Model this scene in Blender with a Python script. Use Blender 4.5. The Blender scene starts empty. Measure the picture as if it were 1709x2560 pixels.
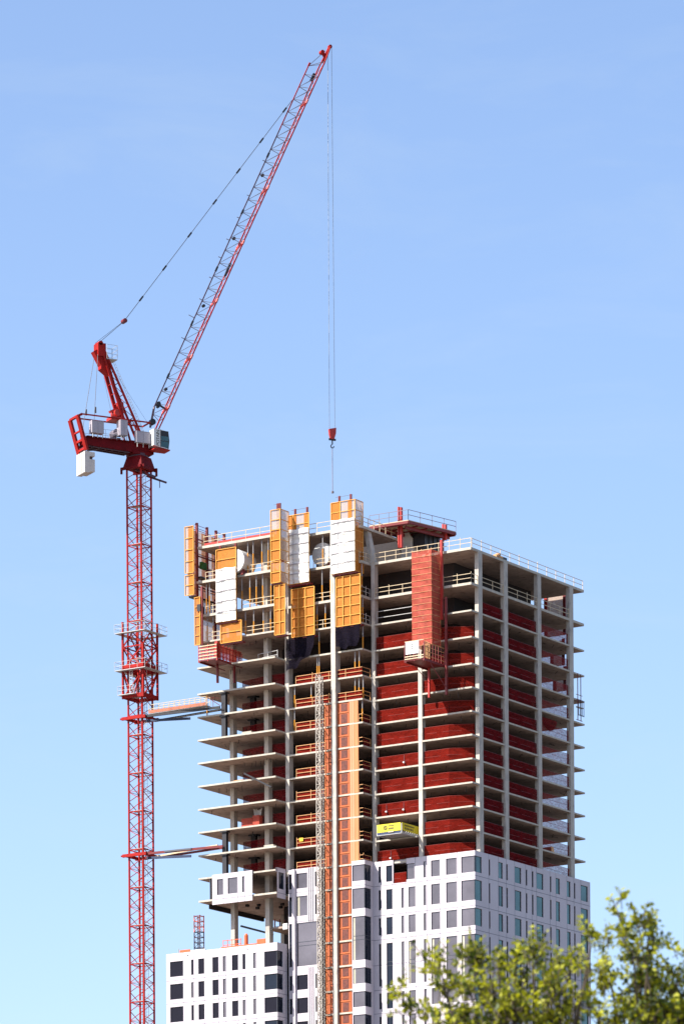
import bpy, bmesh, math, random
from mathutils import Vector, Matrix
random.seed(7)
R = math.radians
scn = bpy.context.scene
col = scn.collection

# ------------------------------------------------------------------ camera
TH = R(33.118)
cam_d = bpy.data.cameras.new("camera")
cam = bpy.data.objects.new("camera", cam_d)
col.objects.link(cam)
cam.location = (307.97, -503.54, 1.7)
cam.rotation_mode = 'XYZ'
cam.matrix_world = (Matrix.Translation(cam.location) @ Matrix.Rotation(TH, 4, 'Z') @ Matrix.Rotation(R(90), 4, 'X')
                    @ Matrix.Rotation(R(-0.347), 4, 'Z'))
cam_d.sensor_fit = 'VERTICAL'
cam_d.sensor_height = 36.0
cam_d.lens = 11644.4 / 2560 * 36
cam_d.shift_y = 2925.0 / 2560
cam_d.clip_end = 20000
cam_d.dof.use_dof = True
cam_d.dof.focus_distance = 592
cam_d.dof.aperture_fstop = 4.6
scn.camera = cam

# ------------------------------------------------------------------ light
SUN_EL = R(46.5)
SX, SN = -0.527, 0.85            # towards the sun: -X and -Y of the building
sdir = Vector((SX * math.cos(SUN_EL), -SN * math.cos(SUN_EL), math.sin(SUN_EL)))
world = bpy.data.worlds.new("World")
scn.world = world
world.use_nodes = True
nt = world.node_tree
bg = nt.nodes["Background"]
sky = nt.nodes.new("ShaderNodeTexSky")
sky.sky_type = 'NISHITA'
sky.sun_disc = False
sky.sun_elevation = SUN_EL
sky.sun_rotation = math.atan2(sdir.x, sdir.y)
sky.altitude = 0
sky.air_density = 1.0
sky.dust_density = 1.2
sky.ozone_density = 3.2
tint = nt.nodes.new("ShaderNodeMix"); tint.data_type = 'RGBA'; tint.blend_type = 'MULTIPLY'
tint.inputs[0].default_value = 1.0; tint.inputs[7].default_value = (1.06, 1.01, 1.03, 1)
nt.links.new(sky.outputs[0], tint.inputs[6])
wtc = nt.nodes.new("ShaderNodeTexCoord"); wmp = nt.nodes.new("ShaderNodeMapping"); wmp.inputs["Scale"].default_value = (9, 9, 30); wmp.inputs["Rotation"].default_value = (0.3, 0.2, 0)
wno = nt.nodes.new("ShaderNodeTexNoise"); wno.inputs["Scale"].default_value = 1.6; wno.inputs["Detail"].default_value = 7; wno.inputs["Roughness"].default_value = 0.62; wno.inputs["Distortion"].default_value = 0.6
wmr = nt.nodes.new("ShaderNodeMapRange"); wmr.inputs[1].default_value = 0.5; wmr.inputs[2].default_value = 0.8; wmr.inputs[3].default_value = 0.0; wmr.inputs[4].default_value = 0.16
wmx = nt.nodes.new("ShaderNodeMix"); wmx.data_type = 'RGBA'; wmx.inputs[7].default_value = (3.0, 3.5, 3.9, 1)
nt.links.new(wtc.outputs["Generated"], wmp.inputs[0]); nt.links.new(wmp.outputs[0], wno.inputs["Vector"]); nt.links.new(wno.outputs[0], wmr.inputs[0])
nt.links.new(wmr.outputs[0], wmx.inputs[0]); nt.links.new(tint.outputs[2], wmx.inputs[6]); nt.links.new(wmx.outputs[2], bg.inputs[0])
bg.inputs[1].default_value = 0.105
sun_d = bpy.data.lights.new("sun", 'SUN')
sun_d.energy = 5.0
sun_d.angle = R(0.53)
sun_d.color = (1.0, 0.95, 0.87)
sun = bpy.data.objects.new("sun", sun_d)
sun.rotation_euler = sdir.to_track_quat('Z', 'Y').to_euler()
sun.location = (-200, -300, 300)
col.objects.link(sun)
scn.view_settings.view_transform = 'Standard'
scn.view_settings.look = 'None'
scn.view_settings.exposure = 1.15
scn.view_settings.gamma = 1.0

# ------------------------------------------------------------------ materials
M = {}
def mat(name, base, rough=0.7, metal=0.0, var=0.12, scale=0.8, zs=1.0, alpha=1.0, spec=0.5, bump=0.0, dirt=None, trans=0.0, fine=0.0):
    if not name.startswith(('glass', 'leaf', 'ground')): base = tuple(c*0.76 for c in base)
    m = bpy.data.materials.new(name)
    m.use_nodes = True
    n = m.node_tree.nodes; l = m.node_tree.links
    b = n["Principled BSDF"]; out = n["Material Output"]
    b.inputs["Roughness"].default_value = rough
    b.inputs["Metallic"].default_value = metal
    b.inputs["Specular IOR Level"].default_value = spec
    tc = n.new("ShaderNodeTexCoord")
    mp = n.new("ShaderNodeMapping"); mp.inputs["Scale"].default_value = (1, 1, zs)
    l.new(tc.outputs["Object"], mp.inputs[0])
    no = n.new("ShaderNodeTexNoise"); no.inputs["Scale"].default_value = scale
    no.inputs["Detail"].default_value = 6; no.inputs["Roughness"].default_value = 0.65
    l.new(mp.outputs[0], no.inputs["Vector"])
    mr = n.new("ShaderNodeMapRange")
    mr.inputs[1].default_value = 0.3; mr.inputs[2].default_value = 0.7
    mr.inputs[3].default_value = 1 - var; mr.inputs[4].default_value = 1 + var
    l.new(no.outputs[0], mr.inputs[0])
    mx = n.new("ShaderNodeMix"); mx.data_type = 'RGBA'; mx.blend_type = 'MULTIPLY'
    mx.inputs[0].default_value = 1.0
    mx.inputs[6].default_value = (*base, 1)
    l.new(mr.outputs[0], mx.inputs[7])
    src = mx.outputs[2]
    if dirt:
        n2 = n.new("ShaderNodeTexNoise"); n2.inputs["Scale"].default_value = dirt[1]; n2.inputs["Detail"].default_value = 8
        mp2 = n.new("ShaderNodeMapping"); mp2.inputs["Scale"].default_value = (1, 1, dirt[3])
        l.new(tc.outputs["Object"], mp2.inputs[0]); l.new(mp2.outputs[0], n2.inputs["Vector"])
        r2 = n.new("ShaderNodeMapRange"); r2.inputs[1].default_value = 0.52; r2.inputs[2].default_value = 0.72
        r2.inputs[3].default_value = 0; r2.inputs[4].default_value = dirt[2]
        l.new(n2.outputs[0], r2.inputs[0])
        m2 = n.new("ShaderNodeMix"); m2.data_type = 'RGBA'
        l.new(r2.outputs[0], m2.inputs[0]); l.new(src, m2.inputs[6]); m2.inputs[7].default_value = (*dirt[0], 1)
        src = m2.outputs[2]
    l.new(src, b.inputs["Base Color"])
    if bump:
        bp = n.new("ShaderNodeBump"); bp.inputs["Strength"].default_value = bump; bp.inputs["Distance"].default_value = 0.05
        l.new(no.outputs[0], bp.inputs["Height"]); l.new(bp.outputs[0], b.inputs["Normal"])
    shader = b.outputs[0]
    if trans > 0:
        t = n.new("ShaderNodeBsdfTranslucent"); l.new(src, t.inputs[0])
        ms = n.new("ShaderNodeMixShader"); ms.inputs[0].default_value = trans
        l.new(shader, ms.inputs[1]); l.new(t.outputs[0], ms.inputs[2]); shader = ms.outputs[0]
    if alpha < 1:
        t = n.new("ShaderNodeBsdfTransparent")
        ms = n.new("ShaderNodeMixShader")
        l.new(t.outputs[0], ms.inputs[1]); l.new(shader, ms.inputs[2])
        w = n.new("ShaderNodeTexNoise"); w.inputs["Scale"].default_value = 2.5
        mpw = n.new("ShaderNodeMapping"); mpw.inputs["Scale"].default_value = (1, 1, 3)
        l.new(tc.outputs["Object"], mpw.inputs[0]); l.new(mpw.outputs[0], w.inputs["Vector"])
        rw = n.new("ShaderNodeMapRange"); rw.inputs[1].default_value = 0.3; rw.inputs[2].default_value = 0.7
        rw.inputs[3].default_value = max(0, alpha - 0.12); rw.inputs[4].default_value = min(1, alpha + 0.12)
        l.new(w.outputs[0], rw.inputs[0]); l.new(rw.outputs[0], ms.inputs[0])
        shader = ms.outputs[0]
    if shader != b.outputs[0]:
        l.new(shader, out.inputs[0])
    M[name] = m
    return m
RUST = (0.16, 0.08, 0.045)
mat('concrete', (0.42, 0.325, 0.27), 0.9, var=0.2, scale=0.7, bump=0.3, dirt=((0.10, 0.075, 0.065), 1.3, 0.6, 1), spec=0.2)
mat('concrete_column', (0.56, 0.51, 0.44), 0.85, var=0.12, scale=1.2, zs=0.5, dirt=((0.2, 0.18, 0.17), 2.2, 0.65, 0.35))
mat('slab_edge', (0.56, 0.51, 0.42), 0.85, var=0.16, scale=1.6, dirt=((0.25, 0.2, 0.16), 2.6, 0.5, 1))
mat('concrete_shade_dark', (0.035, 0.028, 0.03), 0.9, var=0.25, scale=0.4)  # near-black: the shade inside the open floors is put into this colour
mat('white_concrete', (0.66, 0.65, 0.6), 0.8, var=0.08)
mat('white_panel', (0.66, 0.60, 0.635), 0.55, var=0.07, scale=0.18, spec=0.3, dirt=((0.5, 0.47, 0.5), 0.7, 0.35, 0.4))
mat('joint', (0.16, 0.16, 0.2), 0.7)
mat('window_frame', (0.045, 0.05, 0.065), 0.45)
mat('glass_grey', (0.165, 0.14, 0.145), 0.12, 0.7, var=0.3, scale=0.14)
mat('glass_teal', (0.07, 0.12, 0.115), 0.1, 0.7, var=0.4, scale=0.16)
mat('glass_dark', (0.008, 0.006, 0.012), 0.15, 0.0, var=0.2, scale=0.5, spec=0.2)
mat('glass_blue', (0.010, 0.014, 0.025), 0.1, 0.1, var=0.3, scale=0.5, spec=0.25)
mat('blind', (0.5, 0.47, 0.36), 0.8)
mat('crane_red_shaded', (0.16, 0.005, 0.008), 0.6, var=0.3, scale=0.8, spec=0.1)  # shaded copy of the crane red, darkened for parts out of the sun
mat('crane_red', (0.40, 0.020, 0.016), 0.6, var=0.3, scale=0.8, spec=0.1, dirt=((0.10, 0.012, 0.014), 1.6, 0.6, 1))
mat('crane_navy', (0.08, 0.03, 0.05), 0.5, var=0.2)
mat('jib_grey', (0.20, 0.17, 0.2), 0.5, var=0.2)
mat('jib_pink', (0.55, 0.10, 0.11), 0.5, var=0.3, scale=2)
mat('galvanised', (0.55, 0.54, 0.52), 0.5, 0.2, var=0.15)
mat('cabinet_grey', (0.46, 0.42, 0.46), 0.55, var=0.05)
mat('cabin_white', (0.78, 0.78, 0.74), 0.4, var=0.05)
mat('cable', (0.10, 0.10, 0.12), 0.5)
mat('rope', (0.30, 0.33, 0.38), 0.6)
mat('counterweight', (0.70, 0.64, 0.58), 0.8, var=0.1, scale=1.5)
mat('black_steel', (0.015, 0.013, 0.018), 0.5)
mat('net_red', (0.185, 0.014, 0.009), 0.95, var=0.34, scale=0.6, zs=3, alpha=0.9, spec=0.0, trans=0.1)
mat('net_red_shaded', (0.16, 0.010, 0.013), 0.95, var=0.35, scale=0.6, zs=3, alpha=0.8, spec=0.0, trans=0.05)  # shaded copy of the net red, darker for nets out of the sun
mat('net_cable', (0.30, 0.035, 0.025), 0.7)
mat('net_thin', (0.22, 0.022, 0.025), 0.9, var=0.3, scale=0.6, alpha=0.68, spec=0.1)
mat('net_black', (0.008, 0.006, 0.012), 1.0, var=0.3, scale=1.5, alpha=0.96, spec=0.05)
mat('net_chute', (0.55, 0.085, 0.05), 0.8, var=0.22, scale=1.5, zs=0.5, alpha=0.82, trans=0.2)
mat('toe_red', (0.48, 0.05, 0.03), 0.7)
mat('rail_cream', (0.66, 0.52, 0.33), 0.6, var=0.15, scale=2)
mat('rail_orange', (0.72, 0.36, 0.14), 0.6, var=0.15, scale=2)
mat('screen_orange', (0.72, 0.235, 0.010), 0.7, var=0.16, scale=0.9, zs=0.4, alpha=0.92, trans=0.25)
mat('screen_frame', (0.85, 0.40, 0.05), 0.5, var=0.08)
mat('screen_pale', (0.78, 0.60, 0.48), 0.8, var=0.08, alpha=0.8, trans=0.4)
mat('tarp', (0.88, 0.85, 0.78), 0.6, var=0.04, scale=1.5, bump=0.35)
mat('steel_red', (0.20, 0.012, 0.012), 0.5, var=0.25, scale=1.5)
mat('steel_bright_red', (0.50, 0.025, 0.015), 0.5, var=0.2)
mat('prop_yellow', (0.72, 0.30, 0.02), 0.5, var=0.15)
mat('prop_grey', (0.42, 0.40, 0.40), 0.5, 0.2)
mat('tank_white', (0.74, 0.73, 0.70), 0.5, var=0.06)
mat('banner_yellow', (0.82, 0.68, 0.02), 0.6, var=0.04)
mat('ink', (0.05, 0.045, 0.03), 0.7)
mat('sign_white', (0.84, 0.84, 0.84), 0.5, var=0.02)
mat('hoist_orange', (0.44, 0.095, 0.022), 0.7, var=0.18, scale=0.8, zs=0.3)
mat('hoist_dark', (0.14, 0.03, 0.018), 0.7, var=0.5, scale=3)
mat('hoist_bar', (0.62, 0.15, 0.03), 0.6)
mat('hoist_cream', (0.64, 0.31, 0.15), 0.6, var=0.08, scale=1, zs=0.3)
mat('hoist_tan', (0.62, 0.24, 0.085), 0.7, var=0.12, scale=1, zs=0.3)
mat('catwalk_net', (0.52, 0.17, 0.09), 0.8, var=0.3, scale=2, alpha=0.85)
mat('mast_grey', (0.48, 0.43, 0.37), 0.5, 0.2, var=0.2)
mat('asphalt', (0.07, 0.07, 0.07), 0.9)
mat('ground', (0.11, 0.095, 0.08), 0.9, var=0.3, scale=0.02)
mat('bark', (0.10, 0.075, 0.05), 0.9, var=0.3, scale=6)
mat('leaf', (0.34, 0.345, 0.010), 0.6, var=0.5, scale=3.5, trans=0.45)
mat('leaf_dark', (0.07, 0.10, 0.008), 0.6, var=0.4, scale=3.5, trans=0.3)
mat('green_box', (0.03, 0.16, 0.02), 0.6)
mat('orange_plastic', (0.85, 0.13, 0.03), 0.6)
mat('yellow_plastic', (0.9, 0.55, 0.02), 0.5)
mat('blue_steel', (0.03, 0.05, 0.12), 0.5)

# ------------------------------------------------------------------ mesh helpers
class MB:
    def __init__(s): s.v = []; s.f = []
    def box(s, x0, x1, y0, y1, z0, z1):
        x0, x1 = min(x0, x1), max(x0, x1); y0, y1 = min(y0, y1), max(y0, y1); z0, z1 = min(z0, z1), max(z0, z1)
        return s.hexa([(x0,y0,z0),(x1,y0,z0),(x1,y1,z0),(x0,y1,z0),(x0,y0,z1),(x1,y0,z1),(x1,y1,z1),(x0,y1,z1)])
    def hexa(s, p):
        b = len(s.v); s.v += [tuple(q) for q in p]
        for f in ((3,2,1,0),(4,5,6,7),(0,1,5,4),(1,2,6,5),(2,3,7,6),(3,0,4,7)): s.f.append(tuple(b+i for i in f))
        return s
    def pbox(s, a, c): return s.box(a[0], c[0], a[1], c[1], a[2], c[2])
    def bar(s, a, c, w, h=None):
        h = h or w
        a = Vector(a); c = Vector(c); d = (c - a)
        if d.length < 1e-6: return s
        d.normalize()
        up = Vector((0,0,1)) if abs(d.z) < 0.95 else Vector((0,1,0))
        u = d.cross(up).normalized(); v = u.cross(d).normalized()
        u *= w/2; v *= h/2
        return s.hexa([a-u-v, a+u-v, a+u+v, a-u+v, c-u-v, c+u-v, c+u+v, c-u+v])
    def cyl(s, a, c, r, n=10, r2=None, caps=True):
        r2 = r if r2 is None else r2
        a = Vector(a); c = Vector(c); d = (c - a).normalized()
        up = Vector((0,0,1)) if abs(d.z) < 0.95 else Vector((0,1,0))
        u = d.cross(up).normalized(); v = u.cross(d).normalized()
        b = len(s.v)
        for (p, q) in ((a, r), (c, r2)):
            for i in range(n):
                t = 2*math.pi*i/n
                s.v.append(tuple(p + u*math.cos(t)*q + v*math.sin(t)*q))
        for i in range(n):
            j = (i+1) % n
            s.f.append((b+i, b+j, b+n+j, b+n+i))
        if caps:
            s.f.append(tuple(b+i for i in reversed(range(n)))); s.f.append(tuple(b+n+i for i in range(n)))
        return s
    def quad(s, *p):
        b = len(s.v); s.v += [tuple(q) for q in p]; s.f.append(tuple(range(b, b+len(p)))); return s
    def prism(s, pts, z0, z1):
        b = len(s.v); n = len(pts)
        s.v += [(x, y, z0) for x, y in pts] + [(x, y, z1) for x, y in pts]
        s.f.append(tuple(b+i for i in reversed(range(n)))); s.f.append(tuple(b+n+i for i in range(n)))
        for i in range(n): j = (i+1) % n; s.f.append((b+i, b+j, b+n+j, b+n+i))
        return s
    def grid(s, fn, nu, nv):
        b = len(s.v)
        for j in range(nv+1):
            for i in range(nu+1): s.v.append(tuple(fn(i/nu, j/nv)))
        for j in range(nv):
            for i in range(nu):
                a = b + j*(nu+1) + i
                s.f.append((a, a+1, a+nu+2, a+nu+1))
        return s
    def build(s, name, m, parent=None, smooth=False):
        org = Vector((0,0,0))
        if parent is not None:
            p = parent
            while p.parent is not None: p = p.parent
            org = Vector(p.location)
        me = bpy.data.meshes.new(name)
        me.from_pydata([tuple(Vector(q) - org) for q in s.v], [], s.f)
        me.update()
        bm = bmesh.new(); bm.from_mesh(me); bmesh.ops.recalc_face_normals(bm, faces=bm.faces[:]); bm.to_mesh(me); bm.free()
        if smooth:
            for p_ in me.polygons: p_.use_smooth = True
        me.materials.append(M[m] if isinstance(m, str) else m)
        o = bpy.data.objects.new(name, me)
        col.objects.link(o)
        if parent is not None: o.parent = parent
        return o
def tag(o, label=None, cat=None, group=None, kind=None):
    if label: o['label'] = label
    if cat: o['category'] = cat
    if group: o['group'] = group
    if kind: o['kind'] = kind
    return o
def thing(name, loc, label, cat, group=None):
    o = bpy.data.objects.new(name, None); o.empty_display_size = 0.5
    o.location = loc; col.objects.link(o)
    return tag(o, label, cat, group)
ORD = ['', 'first', 'second', 'third', 'fourth', 'fifth', 'sixth', 'seventh', 'eighth', 'ninth', 'tenth', 'eleventh', 'twelfth', 'thirteenth', 'fourteenth', 'fifteenth', 'sixteenth']

# ------------------------------------------------------------------ ground
tag(MB().quad((-6000,-6000,0),(6000,-6000,0),(6000,9000,0),(-6000,9000,0)).build('ground', 'ground'), kind='structure')
tag(MB().box(-55,15,-26,-14,0.004,0.012).build('road', 'asphalt'), kind='structure')
tag(MB().box(-55,15,-14,-6,0.004,0.13).build('pavement', 'concrete'), kind='structure')

# ------------------------------------------------------------------ tower
LV = [149.9, 145.4, 140.96, 137.48, 134.14, 130.74, 127.74, 124.73, 121.73, 118.72, 115.69, 112.69, 109.68, 106.68]
T = thing('unfinished_tower', (-15, 10, 0), 'unfinished concrete high-rise with bare floor slabs above white window cladding', 'building')
FULL = [(-39.2,-4.4),(-27.0,-4.4),(-27.0,-2.0),(-15.15,-2.0),(-15.15,0),(0,0),(0,28.4),(-39.2,28.4)]
for i, z in enumerate(LV):
    th = 0.32 if i < 3 else 0.21
    pts = FULL
    if i == 0: pts = [(-39.0,-4.4),(-27.0,-4.4),(-27.0,-2.0),(-15.15,-2.0),(-15.15,6.8),(-39.0,6.8)]
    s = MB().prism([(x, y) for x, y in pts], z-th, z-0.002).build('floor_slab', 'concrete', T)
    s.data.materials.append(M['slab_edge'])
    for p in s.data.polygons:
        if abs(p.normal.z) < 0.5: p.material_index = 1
for i, z in enumerate(LV[3:]):
    b = MB(); rz = random.Random(i*7+1)
    for k in range(16):
        x = rz.uniform(-38,-1); y = (-3.4 if x < -27.5 else (-1.2 if x < -15.5 else 0.6)) + rz.uniform(0,2.6)
        b.bar((x,y,z-0.2),(x+rz.uniform(-.1,.1),y,z-0.2-rz.uniform(0.3,0.75)),0.045)
    for k in range(7):
        y = rz.uniform(2,26); b.bar((-rz.uniform(0.8,2.5),y,z-0.2),(-1.5,y,z-0.2-rz.uniform(0.1,0.5)),0.045)
    tag(b.build('hanging_wires', 'black_steel', T), kind='stuff')
s = MB().prism([(-39.2,-4.4),(-27,-4.4),(-27,20),(-39.2,20)], 103.5, 103.74).build('floor_slab', 'concrete', T)
s.data.materials.append(M['slab_edge'])
for p in s.data.polygons:
    if abs(p.normal.z) < 0.5: p.material_index = 1
MB().prism([(-30.5,-1.5),(-26.8,-1.5),(-26.8,12),(-30.5,12)], 99.5, 99.75).build('floor_slab', 'concrete', T)
# exposed slab edges in the open bay behind the hoist
for z in (103.75, 100.25, 96.95, 93.75, 90.65, 87.7, 84.7, 81.7):
    MB().box(-21.0,-16.93,-2.05,0.6,z-0.22,z).build('floor_slab', 'slab_edge', T)
# columns: X0, X1, Y0, Y1, zbottom, ztop
COLS = [(-36.05,-35.45,-1.6,-0.75,97.2,149.6),(-30.3,-29.65,-2.1,-1.2,97.2,149.6),(-27.03,-26.47,-2.03,-1.05,106,149.6),
        (-19.73,-19.05,-2.35,-1.2,70,149.6),(-15.02,-14.5,-0.03,0.8,106.5,145.1),(-8.0,-7.42,-0.03,0.8,106.5,140.6),
        (-0.52,0.03,1.72,2.66,106.5,145.1),(-0.52,0.03,8.0,8.93,106.5,145.1),(-0.52,0.03,16.4,17.3,106.5,145.1),(-0.52,0.03,24.6,25.56,106.5,145.1),
        (-8.0,-7.4,9.5,10.2,106.5,145.1),(-36.0,-35.3,10,10.8,97.2,145.1),(-30,-29.4,10,10.8,97.2,145.1),(-23.5,-22.9,10,10.8,97.2,149.6)]
for x0,x1,y0,y1,z0,z1 in COLS:
    m = MB().box(x0,x1,y0,y1,z0,z1)
    for z in LV[1:]:                                  # dark capital marks at every slab
        if z0 < z-1 and z < z1: m.box(x0-0.012,x1+0.012,y0-0.012,y1+0.012,z-0.30,z+0.0)
    m.build('column', 'concrete_column', T)
# slanted column of the top storey
m = MB(); m.hexa([(-15.2,-0.03,145.4),(-14.6,-0.03,145.4),(-14.6,0.8,145.4),(-15.2,0.8,145.4),(-16.1,-0.03,149.58),(-15.5,-0.03,149.58),(-15.5,0.8,149.58),(-16.1,0.8,149.58)])
m.build('column', 'concrete_column', T)
MB().box(-32,-5.5,4.8,24,70,145.1).build('core_wall', 'concrete_shade_dark', T)  # core enlarged and blackened to keep light out of the open floors
MB().box(-26.6,-26.3,-1.9,24,60,106.4).build('core_wall', 'concrete_shade_dark', T)
# core top above the roof
c = MB().box(-14.26,-14.0,8,13.8,145.41,150.2).box(-15.5,-14.26,8,8.25,145.41,150.2)
c.hexa([(-15.5,8,150.2),(-14.0,8,150.2),(-14.0,8.25,150.2),(-15.5,8.25,150.2),(-14.9,8,151.2),(-14.6,8,151.2),(-14.6,8.25,151.2),(-14.9,8.25,151.2)])
c.build('core_parapet', 'white_concrete', T)
MB().box(-24,-14.5,9,16,145.42,150.6).build('core_wall', 'concrete_shade_dark', T)

# ---- facades
class Facade:
    """pt(u, d, z): u along the wall, d outwards"""
    def __init__(s, axis, plane, sign): s.a = axis; s.p = plane; s.s = sign
    def pt(s, u, d, z): return (u, s.p + s.s*d, z) if s.a == 'x' else (s.p + s.s*d, u, z)
WIN = []        # collected windows: (area, facade, u0,u1,z0,z1,material, owner)
def facade(F, u0, u1, z0, z1, wins, holes, name, owner, joints_u=(), joints_z=(), base_to=None, glass=None, matname='white_panel', corners=()):
    us = sorted(set([u0, u1] + [w for q in wins+holes for w in q[:2]])); zs = sorted(set([z0, z1] + [w for q in wins+holes for w in q[2:4]]))
    us = [u for u in us if u0-1e-6 <= u <= u1+1e-6]; zs = [z for z in zs if z0-1e-6 <= z <= z1+1e-6]
    m = MB()
    allw = wins + holes
    for i in range(len(us)-1):
        j = 0
        while j < len(zs)-1:
            cu = (us[i]+us[i+1])/2; cz = (zs[j]+zs[j+1])/2
            if any(q[0] < cu < q[1] and q[2] < cz < q[3] for q in allw): j += 1; continue
            k = j
            while k+1 < len(zs)-1 and not any(q[0] < cu < q[1] and q[2] < (zs[k+1]+zs[k+2])/2 < q[3] for q in allw): k += 1
            m.quad(F.pt(us[i],0,zs[j]), F.pt(us[i+1],0,zs[j]), F.pt(us[i+1],0,zs[k+1]), F.pt(us[i],0,zs[k+1]))
            j = k+1
    D = 0.22
    for q in allw:
        a,b,c_,d_ = q[:4]
        m.quad(F.pt(a,0,c_),F.pt(b,0,c_),F.pt(b,-D,c_),F.pt(a,-D,c_)); m.quad(F.pt(a,0,d_),F.pt(b,0,d_),F.pt(b,-D,d_),F.pt(a,-D,d_))
        if not any(abs(a-e) < 1e-4 for e in corners): m.quad(F.pt(a,0,c_),F.pt(a,0,d_),F.pt(a,-D,d_),F.pt(a,-D,c_))
        if not any(abs(b-e) < 1e-4 for e in corners): m.quad(F.pt(b,0,c_),F.pt(b,0,d_),F.pt(b,-D,d_),F.pt(b,-D,c_))
    # top return
    m.quad(F.pt(u0,0,z1),F.pt(u1,0,z1),F.pt(u1,-0.25,z1),F.pt(u0,-0.25,z1))
    m.quad(F.pt(u0,-0.25,z1-0.5),F.pt(u1,-0.25,z1-0.5),F.pt(u1,-0.25,z1),F.pt(u0,-0.25,z1))
    if base_to is not None: m.quad(F.pt(u0,0,base_to),F.pt(u1,0,base_to),F.pt(u1,0,z0),F.pt(u0,0,z0))
    me = m.build(name, matname, owner)
    # joints
    j = MB(); w = 0.03
    def clear(u0_, u1_, z0_, z1_):
        return not any(q[0] < u1_-1e-3 and q[1] > u0_+1e-3 and q[2] < z1_-1e-3 and q[3] > z0_+1e-3 for q in allw)
    for u in joints_u:
        zz = sorted(set([z0, z1] + [z for q in allw if q[0] < u+w and q[1] > u-w for z in q[2:4]]))
        for a, b in zip(zz[:-1], zz[1:]):
            if clear(u-w, u+w, a, b): j.pbox(F.pt(u-w, -0.01, a), F.pt(u+w, 0.004, b))
    for z in joints_z:
        uu = sorted(set([u0, u1] + [u for q in allw if q[2] < z and q[3] > z for u in q[:2]]))
        for a, b in zip(uu[:-1], uu[1:]):
            if clear(a, b, z-w, z+w): j.pbox(F.pt(a, -0.01, z-w), F.pt(b, 0.0045, z+w))
    if joints_u or joints_z: j.build('panel_joints', 'joint', owner)
    for q in wins:
        g = q[4] if len(q) > 4 else glass
        WIN.append(((q[1]-q[0])*(q[3]-q[2]) * (0.6 if F.a == 'y' else 1), F, q[0], q[1], q[2], q[3], g, owner, q[2], corners))
def make_windows():
    for owner in set(w[7] for w in WIN):
        ws = sorted([w for w in WIN if w[7] == owner], key=lambda w: -(w[0] + (1000 if w[4] > 86.5 else 0)))
        rest = {}
        for k, (a, F, u0, u1, z0, z1, g, ow, _, corners) in enumerate(ws):
            ga = u0 + (0.12 if any(abs(u0-e) < 1e-4 for e in corners) else 0); gb = u1 - (0.12 if any(abs(u1-e) < 1e-4 for e in corners) else 0)
            fw = 0.05
            fr = MB()
            fr.pbox(F.pt(ga,-0.2,z0),F.pt(gb,-0.09,z0+fw)); fr.pbox(F.pt(ga,-0.2,z1-fw),F.pt(gb,-0.09,z1))
            fr.pbox(F.pt(ga,-0.2,z0+fw),F.pt(ga+fw,-0.09,z1-fw)); fr.pbox(F.pt(gb-fw,-0.2,z0+fw),F.pt(gb,-0.09,z1-fw))
            if z1-z0 > 4: 
                zm = z0+(z1-z0)*0.47
                fr.pbox(F.pt(ga+fw,-0.2,zm-0.03),F.pt(gb-fw,-0.1,zm+0.03)); fr.pbox(F.pt(ga+fw,-0.2,zm+0.47),F.pt(gb-fw,-0.1,zm+0.53))
            pane = MB().pbox(F.pt(ga+fw,-0.17,z0+fw),F.pt(gb-fw,-0.13,z1-fw))
            if k < 99:
                o = fr.build('window', 'window_frame', ow)
                pane.build('pane', g, o)
                rr = random.random()
                if g in ('glass_grey', 'glass_teal') and rr < 0.22 and gb-ga > 0.8:      # a blind or lining behind the glass edge
                    MB().pbox(F.pt(ga+fw+0.02,-0.128,z0+fw),F.pt(ga+fw+0.12+0.3*random.random(),-0.115,z1-fw)).build('blind', 'blind' if g == 'glass_grey' else 'glass_blue', o)
            else:
                r_ = rest.setdefault(g, MB()); r_.v and None
                b = len(r_.v); r_.v += pane.v; r_.f += [tuple(b+i for i in f) for f in pane.f]
                r2 = rest.setdefault('window_frame', MB()); b = len(r2.v); r2.v += fr.v; r2.f += [tuple(b+i for i in f) for f in fr.f]
        if rest:
            allm = MB(); mats = []; idx = []
            for g, mb in rest.items():
                b = len(allm.v); allm.v += mb.v; allm.f += [tuple(b+i for i in f) for f in mb.f]
                idx += [len(mats)]*len(mb.f); mats.append(g)
            o = allm.build('windows', mats[0], owner)
            for g in mats[1:]: o.data.materials.append(M[g])
            o.data.polygons.foreach_set('material_index', idx)
            o['kind'] = 'stuff'

ROWS_R = [(104.2,106.25),(100.65,103.22),(97.43,99.65),(90.88,96.35),(87.95,90.0),(84.95,87.0),(81.95,84.0),(78.95,81.0)]
F1 = Facade('x', -0.15, -1)
xi = [(-14.08,-13.71),(-12.92,-11.99),(-10.64,-10.23),(-9.55,-8.52),(-7.29,-6.9),(-6.14,-4.88),(-3.9,-2.32),(-1.64,0.4)]
w1 = []
for r, (a, b) in enumerate(ROWS_R):
    for k, (p, q) in enumerate(xi):
        if r == 0 and k in (2, 3): continue
        w1.append((p, q, a, b, 'glass_blue' if k < 2 else 'glass_grey'))
w1.append((-9.85,-8.62,104.2,106.2,'glass_grey'))
holes = [(-11.85,-9.85,103.9,106.9)]
facade(F1, -15.0, 0.4, 78, 106.9, w1, holes, 'wall_cladding', T, (-13.69,-11.97,-9.98,-8.5,-6.77,-4.84,-2.22), (103.75,99.95,96.85,93.6,90.4,87.4,84.4), base_to=0.14, corners=(0.4,))
F2 = Facade('y', 0.4, 1)
yi = [(-0.15,1.51),(3.2,3.57),(5.6,6.66),(7.54,7.91),(9.63,11.24),(12.35,12.77),(13.89,14.32),(15.09,16.8),(18.48,18.87),(20.01,21.03),(22.81,23.76),(24.64,25.04),(26.47,28.28)]
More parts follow.
